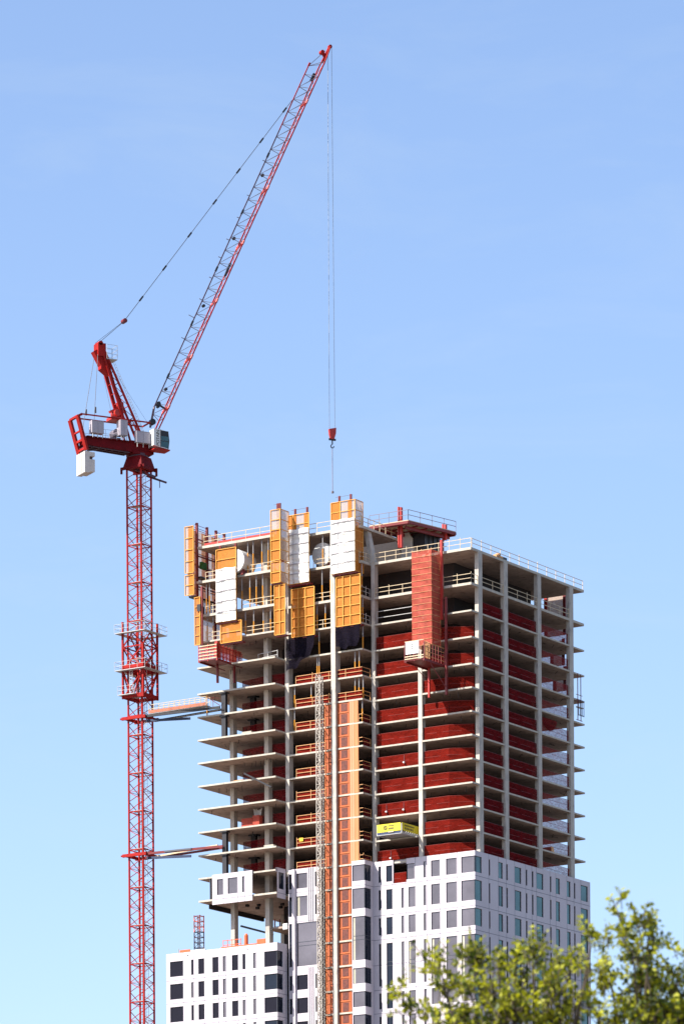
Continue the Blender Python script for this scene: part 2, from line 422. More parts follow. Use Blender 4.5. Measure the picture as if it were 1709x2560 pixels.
w2 = [(p, q, a, b, 'glass_teal' if q-p > 0.6 else 'glass_blue') for (a, b) in ROWS_R for (p, q) in yi]
facade(F2, -0.15, 28.9, 78, 106.9, w2, [], 'wall_cladding', T, (3.18,5.56,7.5,9.57,12.33,13.87,15.05,18.46,19.97,22.79,24.62,26.43), (103.75,99.95,96.85,93.6,90.4,87.4,84.4), base_to=0.14, corners=(-0.15,))
F3 = Facade('x', -2.2, -1)
rowsL = [(104.25,106.2),(100.7,103.25),(94.2,99.8),(91.15,93.05),(88.1,90.1),(85.1,87.05),(82.1,84.05),(79.1,81.05)]
w3 = [(p, q, a, b, g) for (a, b) in rowsL for (p, q, g) in ((-26.5,-25.95,'glass_blue'),(-25.36,-23.66,'glass_grey' if a > 94 else 'glass_dark'),(-22.5,-22.08,'glass_blue')) if not (p > -23 and a == 94.2)]
w3 = [(p, (-21.95 if (a == 94.2 and p == -25.36) else q), a, b, g) for (p, q, a, b, g) in w3]
facade(F3, -26.6, -21.9, 78, 106.8, w3, [], 'wall_cladding', T, (), (103.75,99.97), base_to=0.14)
m = MB()
for u in (-23.45,-23.15,-22.85): m.box(u-0.04,u+0.04,-2.32,-2.19,99.9,106.8); m.box(u-0.04,u+0.04,-2.32,-2.19,78,94.0)
m.box(-25.88,-25.45,-2.5,-2.205,78,106.75)
m.build('facade_fins', 'white_panel', T)
rowsC = [(104.35,106.4),(100.8,103.4),(94.2,99.8),(91.2,93.2),(88.2,90.15),(85.2,87.2),(82.2,84.2),(79.2,81.2)]
w3b = [(-16.75,-14.85,a,b,'glass_grey') for a, b in rowsC]
facade(F3, -16.85, -14.85, 78, 106.95, w3b, [], 'wall_cladding', T, (), (103.75,96.85), base_to=0.14, corners=(-14.85,))
F3s = Facade('y', -14.85, 1)
facade(F3s, -2.2, -0.15, 78, 106.95, [(-2.2,-0.75,a,b,'glass_blue') for a, b in rowsC], [], 'wall_cladding', T, (), (103.75,96.85), base_to=0.14, corners=(-2.2,))
# left wing, first cladding panels hung on the overhanging storey
MB().quad((-26.6,28.9,0.1),(0.4,28.9,0.1),(0.4,28.9,106.9),(-26.6,28.9,106.9)).quad((-26.65,20,0.1),(-26.65,28.9,0.1),(-26.65,28.9,106.4),(-26.65,20,106.4)).build('wall_cladding', 'white_panel', T)
F5 = Facade('x', -4.6, -1)
facade(F5, -36.9, -30.6, 102.95, 106.85, [(-36.15,-35.2,104.15,106.2,'glass_grey'),(-34.45,-32.95,104.15,106.2,'glass_grey'),(-32.2,-31.85,104.15,106.2,'glass_grey')], [], 'wall_cladding', T, (-35.15,-32.9,-31.8), (103.6,))
F6 = Facade('y', -26.75, 1)
facade(F6, -4.6, -2.6, 102.95, 106.85, [(-4.2,-3.0,104.15,106.3,'glass_blue')], [], 'wall_cladding', T, (), (103.6,))
MB().box(-37.5,-37.35,-4.3,-1,103.76,106.4).build('wall_cladding', 'window_frame', T)
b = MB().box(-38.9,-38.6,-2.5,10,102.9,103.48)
b.build('downstand_beam', 'concrete_shade_dark', T)
for k in range(8): MB().box(-35+1.43*(k%4),-34.6+1.43*(k%4),0.2+k*0.6,0.6+k*0.6,103.2,103.48).build('soffit_block', 'concrete_shade_dark', T)

# ------------------------------------------------------------------ low wing
P = thing('low_wing', (-35.6, 8, 0), 'white clad lower block with dark square windows left of the tower', 'building')
F4 = Facade('x', -4.5, -1)
rowsP = [(94.15,96.15),(91.18,93.2),(88.2,90.2),(85.2,87.2),(82.2,84.2),(79.2,81.2)]
w4 = []
for r, (a, b) in enumerate(rowsP):
    for k, (p, q) in enumerate([(-43.75,-41.69),(-40.38,-39.98),(-39.25,-38.3),(-37.02,-36.08),(-35.38,-34.92),(-33.94,-33.0),(-32.28,-31.85),(-30.6,-30.16),(-28.87,-26.85)]):
        g = 'glass_dark'
        if k in (4, 7) or (k == 6 and r > 0) or (k == 1 and r == 1): g = 'glass_grey'
        if k == 8: g = 'glass_blue' if r % 2 else 'glass_dark'
        w4.append((p, q, a, b, g))
facade(F4, -44.35, -26.85, 78, 97.2, w4, [], 'wall_cladding', P, (-41.65,-39.97,-38.28,-36.04,-34.89,-32.96,-31.82,-30.14), (93.65,90.65,87.65,84.65), base_to=0.14, corners=(-26.85,))
F4s = Facade('y', -26.85, 1)
facade(F4s, -4.5, -2.2, 78, 97.2, [(-4.5,-3.2,a,b,'glass_blue') for a, b in rowsP], [], 'wall_cladding', P, (), (93.65,90.65,87.65), base_to=0.14, corners=(-4.5,))
MB().quad((-44.35,-4.5,0.1),(-44.35,20,0.1),(-44.35,20,97.2),(-44.35,-4.5,97.2)).quad((-44.35,20,0.1),(-27,20,0.1),(-27,20,97.2),(-44.35,20,97.2)).build('wall_cladding', 'white_panel', P)
MB().box(-44.3,-26.9,-4.2,19.9,96.2,96.5).build('roof', 'concrete', P)
MB().box(-44.1,-27.1,-4.2,19.8,78,96.1).build('inner_wall', 'concrete_shade_dark', P)
for x in (-40.9,-31.5): MB().cyl((x,-4.49,96.75),(x,-4.56,96.75),0.07).build('vent', 'ink', P)
make_windows()

# ------------------------------------------------------------------ debris nets and guard rails
def storey_name(z):
    k = len(LV) - LV.index(z)
    return ORD[k]
def net(pts, z0, h, m, label, group, name='safety_net', sag=0.05):
    """vertical net along a plan polyline, slightly bellied"""
    mb = MB()
    segs = []
    for a, b in zip(pts[:-1], pts[1:]):
        a = Vector(a); b = Vector(b); L = (b-a).length; n = max(1, int(L/0.9)); nrm = Vector((-(b-a).y, (b-a).x)).normalized()
        ph = random.random()*6
        def fn(u, v, a=a, b=b, nrm=nrm, ph=ph, L=L):
            w = sag*(math.sin(u*L*1.7+ph)*0.5 + math.sin(u*L*4.1+ph*2)*0.3)*math.sin(v*math.pi*0.9)
            p = a + (b-a)*u + nrm*w
            return (p.x, p.y, z0 + h*v + 0.04*math.sin(u*L*1.3+ph)*v)
        mb.grid(fn, n*2, 4)
    o = mb.build(name, m)
    # cables and posts belong to the net
    c = MB()
    for v in (0.02, 0.5, 1.0):
        for a, b in zip(pts[:-1], pts[1:]): c.bar((a[0],a[1],z0+h*v),(b[0],b[1],z0+h*v),0.03)
    c.build('cable', 'net_cable' if m == 'net_red' else 'steel_red', o)
    tag(o, label, 'safety net', group)
    return o
def rail(pts, z0, label, m='rail_cream', h=1.1, step=2.3, name='guard_rail', toe=None, group='guard rails along the slab edges', mid=True):
    mb = MB()
    for a, b in zip(pts[:-1], pts[1:]):
        A = Vector((a[0], a[1], z0)); B = Vector((b[0], b[1], z0)); L = (B-A).length; n = max(1, round(L/step))
        for v in ((h, h*0.5) if mid else (h,)): mb.bar(A+Vector((0,0,v)), B+Vector((0,0,v)), 0.045, 0.065)
        for i in range(n+1):
            p = A + (B-A)*(i/n)
            mb.bar(p, p+Vector((0,0,h+0.05+0.18*(random.random() < 0.25))), 0.06)
    o = mb.build(name, m)
    if toe:
        t = MB()
        for a, b in zip(pts[:-1], pts[1:]): t.bar((a[0],a[1]+0.05,z0+0.2),(b[0],b[1]+0.05,z0+0.2),0.03,0.3)
        t.build('toe_board', toe, o)
    return tag(o, label, 'guard rail', group)
G1, G2, G3 = 'red nets along the sunlit right wing', 'red nets along the shaded right face', 'dark red nets inside the left wing'
for z in LV[4:]:
    k = storey_name(z)
    st = f'{k} storey up'
    a = -14.5
    if abs(z-109.68) < 0.1: a = -7.3
    pts = [(a,0.28),(-6.6,0.28),(-3.6,0.3),(-0.7,1.72)]
    if a == -7.3: pts = [(a,0.28),(-3.6,0.3),(-0.7,1.72)]
    if z < 109: pts = [(-15.0,0.28),(-13,0.28),(-6.6,0.28),(-3.6,0.3),(-0.7,1.72)]
    net(pts, z, 1.62, 'net_red', f'bright red net on the sunlit right wing, {st}', G1)
for z in LV[3:]:
    k = storey_name(z); st = f'{k} storey up'
    net([(-0.25,2.7),(-0.25,8.0)], z, 1.5, 'net_red_shaded', f'dark red net in the near bay of the shaded right face, {st}', G2)
    net([(-0.25,8.95),(-0.25,16.4)], z, 1.5, 'net_red_shaded', f'dark red net in the middle bay of the shaded right face, {st}', G2)
    net([(-0.25,17.3),(-0.25,24.6)], z, 1.45, 'net_thin', f'thin see-through net in the far bay of the shaded right face, {st}', 'thin nets in the far bay of the right face')
for z in LV[5:]:
    k = storey_name(z); st = f'{k} storey up'
    net([(-34.9,-0.3),(-29.9,-1.1),(-27.05,-1.1)], z, 1.85, 'net_red_shaded', f'dark red net set back in the left wing, {st}', G3)
    if z > 128: rail([(-25.4,-1.95),(-15.2,-1.95),(-15.2,-0.1)], z, f'orange guard rail across the middle wing, {st}', 'rail_orange', 1.0, 2.6)
    elif z > 127: rail([(-25.4,-1.95),(-15.2,-1.95),(-15.2,-0.1)], z, f'orange guard rail across the middle wing above the hoist, {st}', 'rail_orange', 1.0, 2.6)
    else:
        rail([(-25.4,-1.95),(-20.95,-1.95)], z, f'orange guard rail left of the hoist, {st}', 'rail_orange', 1.0, 2.3)
        rail([(-15.8,-1.9),(-15.2,-1.9),(-15.2,-0.1)], z, f'orange guard rail right of the hoist shaft, {st}', 'rail_orange', 1.0, 1.2)
    net([(-25.4,-1.86),(-15.3,-1.86)] if z > 127 else [(-25.4,-1.86),(-21.0,-1.86)], z, 0.95, 'net_red', f'red net behind the middle wing rail, {st}', 'red nets behind the middle wing rails', sag=0.01)
    if z < 127: net([(-15.32,-1.8),(-15.32,-0.1)], z, 0.8, 'net_red_shaded', f'small dark red net right of the hoist shaft, {st}', 'small nets beside the hoist shaft', sag=0.01)
net([(-11.8,-0.02),(-9.95,-0.02)], 103.76, 1.45, 'net_red', 'small bright red net in the gap of the unfinished cladding row', 'red nets along the sunlit right wing')
# top levels
rail([(-14.5,0.05),(-0.02,0.05)], LV[1], 'cream guard rail along the sunlit edge of the main roof deck', 'rail_cream', 1.15, 1.6)
rail([(-0.05,0.3),(-0.05,28.2)], LV[1], 'pale guard rail along the shaded right edge of the main roof deck', 'rail_cream', 1.15, 2.4)
rail([(-14.4,0.05),(-0.05,0.05),(-0.05,1.6)], LV[2], 'cream guard rail on the right wing one storey under the roof', 'rail_cream', 1.1, 2.0)
rail([(-0.05,2.7),(-0.05,7.9)], LV[2], 'cream guard rail in the near bay of the right face under the roof', 'rail_cream', 1.1, 2.4)
rail([(-0.05,9.0),(-0.05,16.3)], LV[2], 'cream guard rail in the middle bay of the right face under the roof', 'rail_cream', 1.1, 2.4)
rail([(-0.05,17.4),(-0.05,24.5)], LV[2], 'cream guard rail in the far bay of the right face under the roof', 'rail_cream', 1.1, 2.4)
rail([(-14.4,0.3),(-8.1,0.3)], LV[3], 'thin grey cables across the right wing two storeys under the roof', 'galvanised', 1.6, 6.0)
rail([(-38.2,-4.2),(-27.1,-4.2)], LV[0], 'cream guard rail with red toe board on the left wing top deck', 'rail_cream', 1.2, 2.3, toe='steel_bright_red')
rail([(-26.5,-1.9),(-15.25,-1.9)], LV[0], 'cream guard rail on the middle wing top deck between the screens', 'rail_cream', 1.2, 2.3)
rail([(-15.2,-1.8),(-15.2,6.6)], LV[0], 'cream guard rail down the right side of the top deck', 'rail_cream', 1.1, 1.3)
for z, nm in ((LV[1], 'second'), (LV[2], 'third'), (LV[3], 'fourth')):
    rail([(-37.9,-4.2),(-35.7,-4.2)], z, f'short cream guard rail at the left wing tip, {nm} slab from the top', 'rail_cream', 1.05, 1.1)
    rail([(-32.3,-4.2),(-27.1,-4.2)], z, f'cream guard rail in the left wing middle, {nm} slab from the top', 'rail_cream', 1.05, 1.5)
    rail([(-22.6,-1.9),(-19.8,-1.9)], z, f'cream guard rail between the white screens, {nm} slab from the top', 'rail_cream', 1.05, 1.4)
    rail([(-15.6,-1.9),(-15.2,-1.9),(-15.2,-0.1)], z, f'short rail right of the rightmost orange screen, {nm} slab from the top', 'galvanised' if nm != 'second' else 'rail_cream', 1.05, 0.9)
rail([(-31.0,-2.3),(-27.6,-2.9)], LV[4], 'thin grey rail behind the red loading platform', 'galvanised', 1.1, 1.8)

# ------------------------------------------------------------------ shoring props
def prop(x, y, zb, zt, label, group):
    o = thing('shoring_prop', (x, y, zb), label, 'prop', group)
    zm = zb + (zt-zb)*random.uniform(0.5, 0.68)
    MB().cyl((x,y,zb+0.02),(x,y,zm),0.085,8).cyl((x,y,zb),(x,y,zb+0.03),0.14,8).build('outer_tube', 'prop_yellow', o)
    MB().cyl((x,y,zm),(x,y,zt-0.03),0.065,8).cyl((x,y,zt-0.03),(x,y,zt),0.13,8).build('inner_tube', 'prop_grey', o)
def props(xs, y, z, ztop, where):
    for i, x in enumerate(xs):
        nm = ORD[i+1] if len(xs) > 1 else 'single'
        prop(x, y, z, ztop-0.33, f'yellow prop, {nm} from the left, {where}' if len(xs) > 1 else f'lone yellow prop {where}', 'yellow shoring props under the upper slabs')
props((-31.44,-30.61,-29.24,-28.25), -3.9, LV[1], LV[0], 'left wing under its top deck')
props((-38.0,-37.5,-32.4,-31.15,-30.15,-29.15,-27.86), -3.9, LV[2], LV[1], 'left wing two slabs below its top deck')
props((-37.9,-36.96,-31.88,-30.58,-29.08,-27.95), -3.9, LV[3], LV[2], 'left wing three slabs below its top deck')
props((-21.35,), -1.6, LV[1], LV[0], 'in front of the middle white tank')
props((-21.48,-20.2,-15.4), -1.6, LV[2], LV[1], 'middle wing two slabs below its top deck')
props((-22.29,-21.01,-15.3), -1.6, LV[3], LV[2], 'middle wing three slabs below its top deck')
props((-22.0,-15.3), -1.6, LV[4], LV[3], 'middle wing four slabs below its top deck')
props((-22.31,-22.0,-16.51,-15.87), -1.6, LV[5], LV[4]+0.1, 'middle wing beside the top of the hoist mast')
props((-25.81,-23.26,-16.52,-15.93,-15.3), -1.6, LV[6], LV[5]+0.1, 'middle wing just above the orange hoist shaft')
props((-25.85,-15.45), -1.6, LV[7], LV[6]+0.1, 'middle wing one slab down the hoist shaft')

# ------------------------------------------------------------------ perimeter screens
def screen(label, x0, x1, y, z0, z1, tarp=None, ret=None, gap=None, pale_above=None, posts=(), rows=1.35, bars=(), post_h=0.8, ret_pale=None, front='screen_orange', strips=()):
    o = thing('protection_screen', ((x0+x1)/2, y, z0), label, 'screen', 'climbing protection screens on the upper storeys')
    fr = MB()
    n = max(1, round((z1-z0)/rows))
    zz = [z0+(z1-z0)*i/n for i in range(n+1)]
    for z in zz: fr.box(x0, x1, y-0.05, y+0.05, z-0.035, z+0.035)
    for x in (x0, x1) + tuple(bars): fr.box(x-0.045, x+0.045, y-0.06, y+0.04, z0, z1)
    if ret:
        xr, y2 = ret
        for z in zz: fr.box(xr-0.05, xr+0.05, y+0.05, y2, z-0.035, z+0.035)
        fr.box(xr-0.05, xr+0.05, y2-0.04, y2+0.04, z0, z1)
    fr.build('frame', 'screen_frame', o)
    zt = tarp[1] if tarp else z0
    pa = pale_above if pale_above is not None else z1+9
    def sheet(a, b, c_, d_, m, nm):
        w = random.random()*5
        MB().grid(lambda u, v: (a+(b-a)*u, y+0.07+0.012*math.sin(u*9+w), c_+(d_-c_)*v), 8, 2).build(nm, m, o)
    if zt < z1:
        if pa < z1:
            if zt < pa: sheet(x0, x1, zt, pa, front, 'mesh_panel')
            sheet(x0, x1, max(pa, zt), z1, 'screen_pale', 'mesh_panel')
        else: sheet(x0, x1, zt, z1, front, 'mesh_panel')
    for (sa, sb) in strips: MB().box(sa, sb, y+0.02, y+0.05, max(zt, pa), z1).build('side_strip', front, o)
    if ret:
        xr, y2 = ret; rp = ret_pale if ret_pale is not None else z1+9
        if rp > z0: MB().grid(lambda u, v: (xr, y+0.02+(y2-y)*u, z0+(min(rp, z1)-z0)*v), 4, 2).build('mesh_panel', front, o)
        if rp < z1: MB().grid(lambda u, v: (xr, y+0.02+(y2-y)*u, max(rp, z0)+(z1-max(rp, z0))*v), 4, 2).build('mesh_panel', 'screen_pale', o)
    if tarp:
        ph = random.random()*9
        def fn(u, v):
            zc = tarp[0]+(tarp[1]-tarp[0])*v; xc = x0+(x1-x0)*u
            f = 0.07*math.sin(zc*4.6+ph+0.6*math.sin(xc*2))+0.06*math.sin(zc*9+xc*1.9+ph)*(0.5+0.5*math.sin(zc*0.9+ph))+0.03*math.sin(xc*7+zc)
            f *= 0.7*math.sin(math.pi*min(max(u,0.0),1.0))**0.4
            return (xc, y-0.13-f, zc - 0.05*math.sin(xc*3)*(v > 0.97))
        MB().grid(fn, 24, 120).build('tarp', 'tarp', o, smooth=True)
        st = MB()
        for z in zz:
            if tarp[0]+0.2 < z < tarp[1]-0.2: st.bar((x0,y-0.25,z-0.06),(x1,y-0.25,z+0.02),0.05,0.09)
        st.bar((x0+(x1-x0)*0.3,y-0.21,tarp[0]),(x0+(x1-x0)*0.3,y-0.21,tarp[1]),0.05,0.03)
        st.build('strap', 'cabinet_grey', o)
    for x in posts:
        MB().box(x-0.13,x-0.04,y+0.12,y+0.3,z0-0.3,z1+post_h).box(x+0.04,x+0.13,y+0.12,y+0.3,z0-0.3,z1+post_h).box(x-0.13,x+0.13,y+0.16,y+0.26,z1+post_h-0.25,z1+post_h).build('post', 'steel_red', o)
    if len(posts) > 1: MB().bar((posts[0]-0.6,y+0.2,z1+post_h-0.1),(posts[-1]+0.1,y+0.2,z1+post_h-0.1),0.04).build('rod', 'cable', o)
    # dark walkway under the panel
    MB().box(x0+0.05,x1+0.1,y+0.1,y+0.75,z0-0.22,z0-0.06).build('deck', 'steel_red', o)
    return o
screen('tall screen with white tarp over orange mesh, rightmost of the front ones', -19.3,-15.65,-2.75,143.95,153.1, tarp=(143.97,150.8), ret=(-15.62,-0.95), pale_above=150.8, strips=((-19.25,-18.0),(-16.75,-16.2)), posts=(-18.15,-16.4), ret_pale=150.3, bars=(-17.9,))
screen('orange mesh screen hanging below the rightmost white tarp', -18.75,-15.1,-2.45,137.2,143.55, rows=1.25, bars=(-17.75,-16.6))
screen('tall screen with white tarp next to the pale corner screen', -26.05,-22.7,-2.75,143.5,152.4, tarp=(143.52,150.5), pale_above=150.5, strips=((-26.0,-24.7),(-23.5,-22.75)), posts=(-24.95,-23.1), bars=(-25.1,))
screen('orange mesh screen hanging below the middle white tarp', -25.64,-22.15,-2.45,136.7,142.9, rows=1.25, bars=(-24.6,-23.5))
screen('tall corner screen, orange front with pale top and grey side', -27.05,-25.6,-5.1,146.3,152.8, ret=(-25.57,-3.2), pale_above=150.3, posts=(-26.1,-25.75), ret_pale=146)
screen('lower orange piece of the corner screen with pale grey side', -27.05,-25.6,-5.1,143.4,146.1, ret=(-25.57,-3.2), ret_pale=143)
screen('narrow red-orange screen hanging under the corner screen', -26.7,-25.1,-4.85,136.7,143.1, rows=1.6, bars=(-25.9,))
screen('screen with white tarp and orange top in front of the white disc tank', -35.6,-32.5,-5.1,139.4,148.85, tarp=(139.42,146.3), posts=(-35.1,-32.7), post_h=0.55)
screen('small orange screen directly above the red loading platform', -35.1,-31.83,-4.9,136.7,139.35, rows=1.35)
# far left enclosure seen from inside
o = thing('protection_screen', (-40, -1, 143.5), 'orange and pale screens on red posts enclosing the far left corner', 'screen', 'climbing protection screens on the upper storeys')
fr = MB()
for (a, b) in ((146.4,152.45),(143.5,146.1)):
    n = 4 if a > 146 else 2
    for k in range(n+1):
        z = a+(b-a)*k/n
        fr.box(-40.35,-38.95,-5.45,-5.35,z-0.035,z+0.035); fr.box(-40.05,-39.95,-5.3,3.2,z-0.03,z+0.03)
    for x in (-40.35,-38.98): fr.box(x-0.04,x+0.04,-5.45,-5.35,a,b)
fr.build('frame', 'screen_frame', o)
for (a, b) in ((146.4,152.45),(143.5,146.1)):
    MB().grid(lambda u,v: (-39.8+0.8*u,-5.33,a+(b-a)*v),3,2).build('mesh_panel', 'screen_orange', o)
    MB().grid(lambda u,v: (-40.32+0.5*u,-5.33,a+(b-a)*v),3,2).build('mesh_panel', 'screen_pale', o)
for k, (y0, y1) in enumerate(((-5.3,-3.2),(-3.2,-2.1),(-2.1,-0.9),(-0.9,0.2),(0.2,1.2),(1.2,2.9))):
    MB().grid(lambda u,v: (-40.0,y0+(y1-y0)*u,143.6+8.7*v),2,4).build('mesh_panel', 'screen_pale' if k % 2 else 'screen_orange', o)
for y, zt in ((-3.5,153.3),(-1.18,153.2),(0.9,153.2),(2.8,153.2)):
    MB().box(-39.9,-39.6,y-0.13,y-0.03,143.3,zt).box(-39.9,-39.6,y+0.03,y+0.13,143.3,zt).box(-39.85,-39.65,y-0.13,y+0.13,zt-0.3,zt).build('post', 'steel_red', o)
MB().bar((-39.75,-4,153.0),(-39.75,-1.1,153.0),0.05).bar((-39.75,0.5,153.0),(-39.75,2.9,153.0),0.05).bar((-39.75,-4,152.6),(-39.75,-1.1,152.6),0.05).build('rod', 'steel_red', o)
for z in (151.2,149.0,147.6,145.0): MB().bar((-39.72,-3.5,z),(-39.72,2.8,z),0.1,0.16).build('waler', 'steel_red', o)
MB().box(-39.9,-39.0,-5.2,3,143.2,143.4).box(-39.9,-39.2,-3.4,3,146.1,146.3).build('deck', 'black_steel', o)
tag(MB().box(-39.7,-39.35,-3.0,-1.8,147.4,148.3).build('equipment_box', 'green_box'), 'green box hung inside the far left orange screens', 'box')
o = thing('protection_screen', (-38.5, -5, 136.8), 'slim orange screen under the far left enclosure', 'screen', 'climbing protection screens on the upper storeys')
fr = MB()
for k in range(6): z = 136.85+6.2*k/5; fr.box(-38.85,-37.95,-5.45,-5.35,z-0.035,z+0.035)
for x in (-38.85,-37.98): fr.box(x-0.04,x+0.04,-5.45,-5.35,136.8,143.1)
fr.build('frame', 'screen_frame', o)
MB().grid(lambda u,v: (-38.82+0.85*u,-5.33,136.85+6.2*v),3,2).build('mesh_panel', 'screen_orange', o)
MB().grid(lambda u,v: (-38.8,-5.2+7.0*u,136.85+6.2*v),3,2).build('mesh_panel', 'screen_pale', o)
MB().box(-37.98,-37.7,-5.3,-5.1,136.8,144.4).build('post', 'steel_red', o)
MB().box(-38.7,-38.5,-1.2,-0.9,136.8,143.6).build('post', 'steel_red', o)
MB().box(-38.75,-38.7,-4.7,-3.4,141.2,142.2).build('flap', 'black_steel', o)
MB().box(-38.45,-37.9,-5.5,-5.46,141.2,142.1).build('flap', 'black_steel', o)
# rear screens seen through the far right bay
for (x0, x1, z0, z1, nm) in ((-6.3,-3.0,140.0,146.0,'upper'),(-5.4,-3.2,136.0,139.3,'middle'),(-5.0,-3.0,132.6,135.6,'lower')):
    o = thing('rear_screen', ((x0+x1)/2,28.9,z0), f'{nm} pale sheet between red posts seen through the far right bay', 'screen', 'pale sheets behind the far right bay')
    MB().box(x0+0.3,x1-0.2,28.9,28.95,z0,z1).build('sheet', 'screen_pale', o)
    MB().box(x0,x0+0.45,28.7,28.85,z0,z1+0.2).build('post', 'steel_bright_red', o); MB().box(x1-0.4,x1,28.7,28.85,z0,z1+0.2).build('post', 'steel_red', o)

# black cloths under the screens
def cloth(label, x0, x1, y, zt, zb):
    mb = MB()
    def fn(u, v):
        x = x0+(x1-x0)*u; b = zb[0]+(zb[1]-zb[0])*u - 0.7*math.sin(u*math.pi)*0.6 + 0.12*math.sin(u*13)
        z = b+(zt-b)*v
        return (x+0.1*math.sin(v*5)*(1-v), y-0.15-0.22*math.sin(u*14+v*2)*(1-v*0.5)-0.2*(1-v), z)
    mb.grid(fn, 30, 16)
    return tag(mb.build('black_cloth', 'net_black', smooth=True), label, 'cloth', 'black cloths below the orange screens')
cloth('black cloth sagging below the left one of the two hanging orange screens', -26.5,-22.2,-2.25,136.6,(132.3,134.9))
cloth('black cloth bundled below the rightmost hanging orange screen', -18.8,-15.2,-2.25,137.1,(134.6,134.8))

# ------------------------------------------------------------------ white tanks
def tank(c, r, L, label):
    o = thing('water_tank', (c[0], c[1], c[2]-r-0.25), label, 'tank', 'white tanks standing on the second slab from the top')
    mb = MB()
    prof = [(0.0,0.0),(0.0,r*0.97),(0.001,r*0.975),(0.04,r),(0.041,r),(L*0.5,r),(L-0.3,r),(L-0.16,r*0.96),(L-0.05,r*0.8),(L,r*0.5),(L,0.0)]
    n = 36
    ax = Vector((0.0,1.0,0)); 
    def fn(u, v):
        k = min(int(v*(len(prof)-1)+1e-6), len(prof)-1); d, rr = prof[k]; t = u*2*math.pi
        return (c[0]+rr*math.cos(t), c[1]+d, c[2]+rr*math.sin(t))
    mb.grid(fn, n, len(prof)-1)
    mb.build('shell', 'tank_white', o)
    MB().box(c[0]-r*0.7,c[0]-r*0.45,c[1]+0.3,c[1]+L-0.3,c[2]-r-0.25,c[2]-r*0.7).box(c[0]+r*0.45,c[0]+r*0.7,c[1]+0.3,c[1]+L-0.3,c[2]-r-0.25,c[2]-r*0.7).build('cradle', 'steel_red', o)
tank((-32.85,-4.95,147.1),1.55,3.0,'white round tank whose flat end shows right of a tarp screen')
tank((-22.0,-0.9,147.3),1.5,3.4,'greyish white tank in shade between the two tall white tarps')

# ------------------------------------------------------------------ roof formwork deck
o = thing('formwork_deck', (-13,8,150.3), 'red steel deck with grey rails on the core top', 'deck')
z = 151.3
pts = [(-11.8,3.9),(-10.0,12.6),(-16.5,13.0),(-17.6,3.7)]
MB().prism(pts, z-0.12, z).build('plank_deck', 'rail_cream', o)
b = MB()
for i in range(4):
    a_, c_ = pts[i], pts[(i+1)%4]; b.bar((a_[0],a_[1],z-0.3),(c_[0],c_[1],z-0.3),0.2,0.34)
b.bar((-12.6,4.5,z-0.75),(-10.9,12.4,z-0.75),0.25,0.4).bar((-15.5,4.5,z-0.75),(-14.5,12.4,z-0.75),0.25,0.4)
for k in range(6): t = k/5; b.bar((-17.3+0.3*t*2,4+8.6*t,z-0.52),(-11.8+1.7*t,4+8.6*t,z-0.52),0.14,0.16)
b.build('girder', 'steel_red', o)
b = MB()
for (x,y) in ((-13.6,4.8),(-11.1,11.6)): b.box(x-0.28,x-0.08,y-0.2,y+0.2,z-3.2 if y<6 else z-1.2,z+2.1 if x<-12 else z+0.9).box(x+0.08,x+0.28,y-0.2,y+0.2,z-3.2 if y<6 else z-1.2,z+2.0 if x<-12 else z+0.8)
b.build('post', 'steel_bright_red', o)
b = MB()
for i in (0, 3):
    a_, c_ = Vector((*pts[i], z)), Vector((*pts[(i+1)%4], z))
    for h in (0.65,1.3): b.bar(a_+Vector((0,0,h)), c_+Vector((0,0,h)), 0.06)
    for k in range(5): p = a_+(c_-a_)*(k/4); b.bar(p, p+Vector((0,0,1.3)), 0.05)
b.build('railing', 'jib_grey', o)
b = MB().box(-13.9,-12.3,8.4,13.4,148.9,150.6)
for k in range(5): b.box(-12.29,-12.2,8.5+k*1.1,8.6+k*1.1,148.5,150.9)
b.build('wall_formwork', 'black_steel', o)

# ------------------------------------------------------------------ red mesh chute with platform, right wing
o = thing('mesh_chute', (-5.9,-1.4,133.4), 'tall red netted stair tower clamped to the right wing edge', 'stair tower')
zb, zt = 133.2, 145.2
xa, xb, ya, yb = -7.3,-4.35,-2.5,-0.35
def wall(p, q, ph):
    return MB().grid(lambda u,v: (p[0]+(q[0]-p[0])*u+0.02*math.sin(v*60+ph), p[1]+(q[1]-p[1])*u+0.03*math.sin(v*45+u*5), zb+(zt-zb)*v), 8, 60)
wall((xa,ya),(xb,ya),0).build('netting', 'net_chute', o); wall((xb,ya),(xb,yb),1).build('netting', 'net_chute', o)
wall((xa,ya),(xa,yb),2).build('netting', 'net_chute', o)
b = MB()
for x in (xa+0.05,-5.9,xb-0.05):
    for y in (ya+0.08,yb): b.box(x-0.04,x+0.04,y-0.04,y+0.04,zb,zt+0.2)
n = 16
for k in range(n+1):
    z = zb+(zt-zb)*k/n
    b.bar((xa,ya-0.04,z),(xb,ya-0.04,z),0.035); b.bar((xb+0.04,ya,z),(xb+0.04,yb,z),0.035)
b.build('scaffold', 'rail_orange', o)
b = MB()
for k in range(6):
    z = zb+2*k; b.bar((xa+0.4 if k%2 else xb-0.4,ya+0.4,z),(xb-0.4 if k%2 else xa+0.4,ya+0.4,z+2),0.3,0.1)
b.build('stair', 'rail_cream', o)
MB().box(-4.25,-3.95,-0.6,-0.3,136.6,146.7).build('rail_post', 'steel_bright_red', o)
MB().box(-3.62,-3.35,-0.6,-0.3,127.0,139.4).build('rail_post', 'steel_red', o)
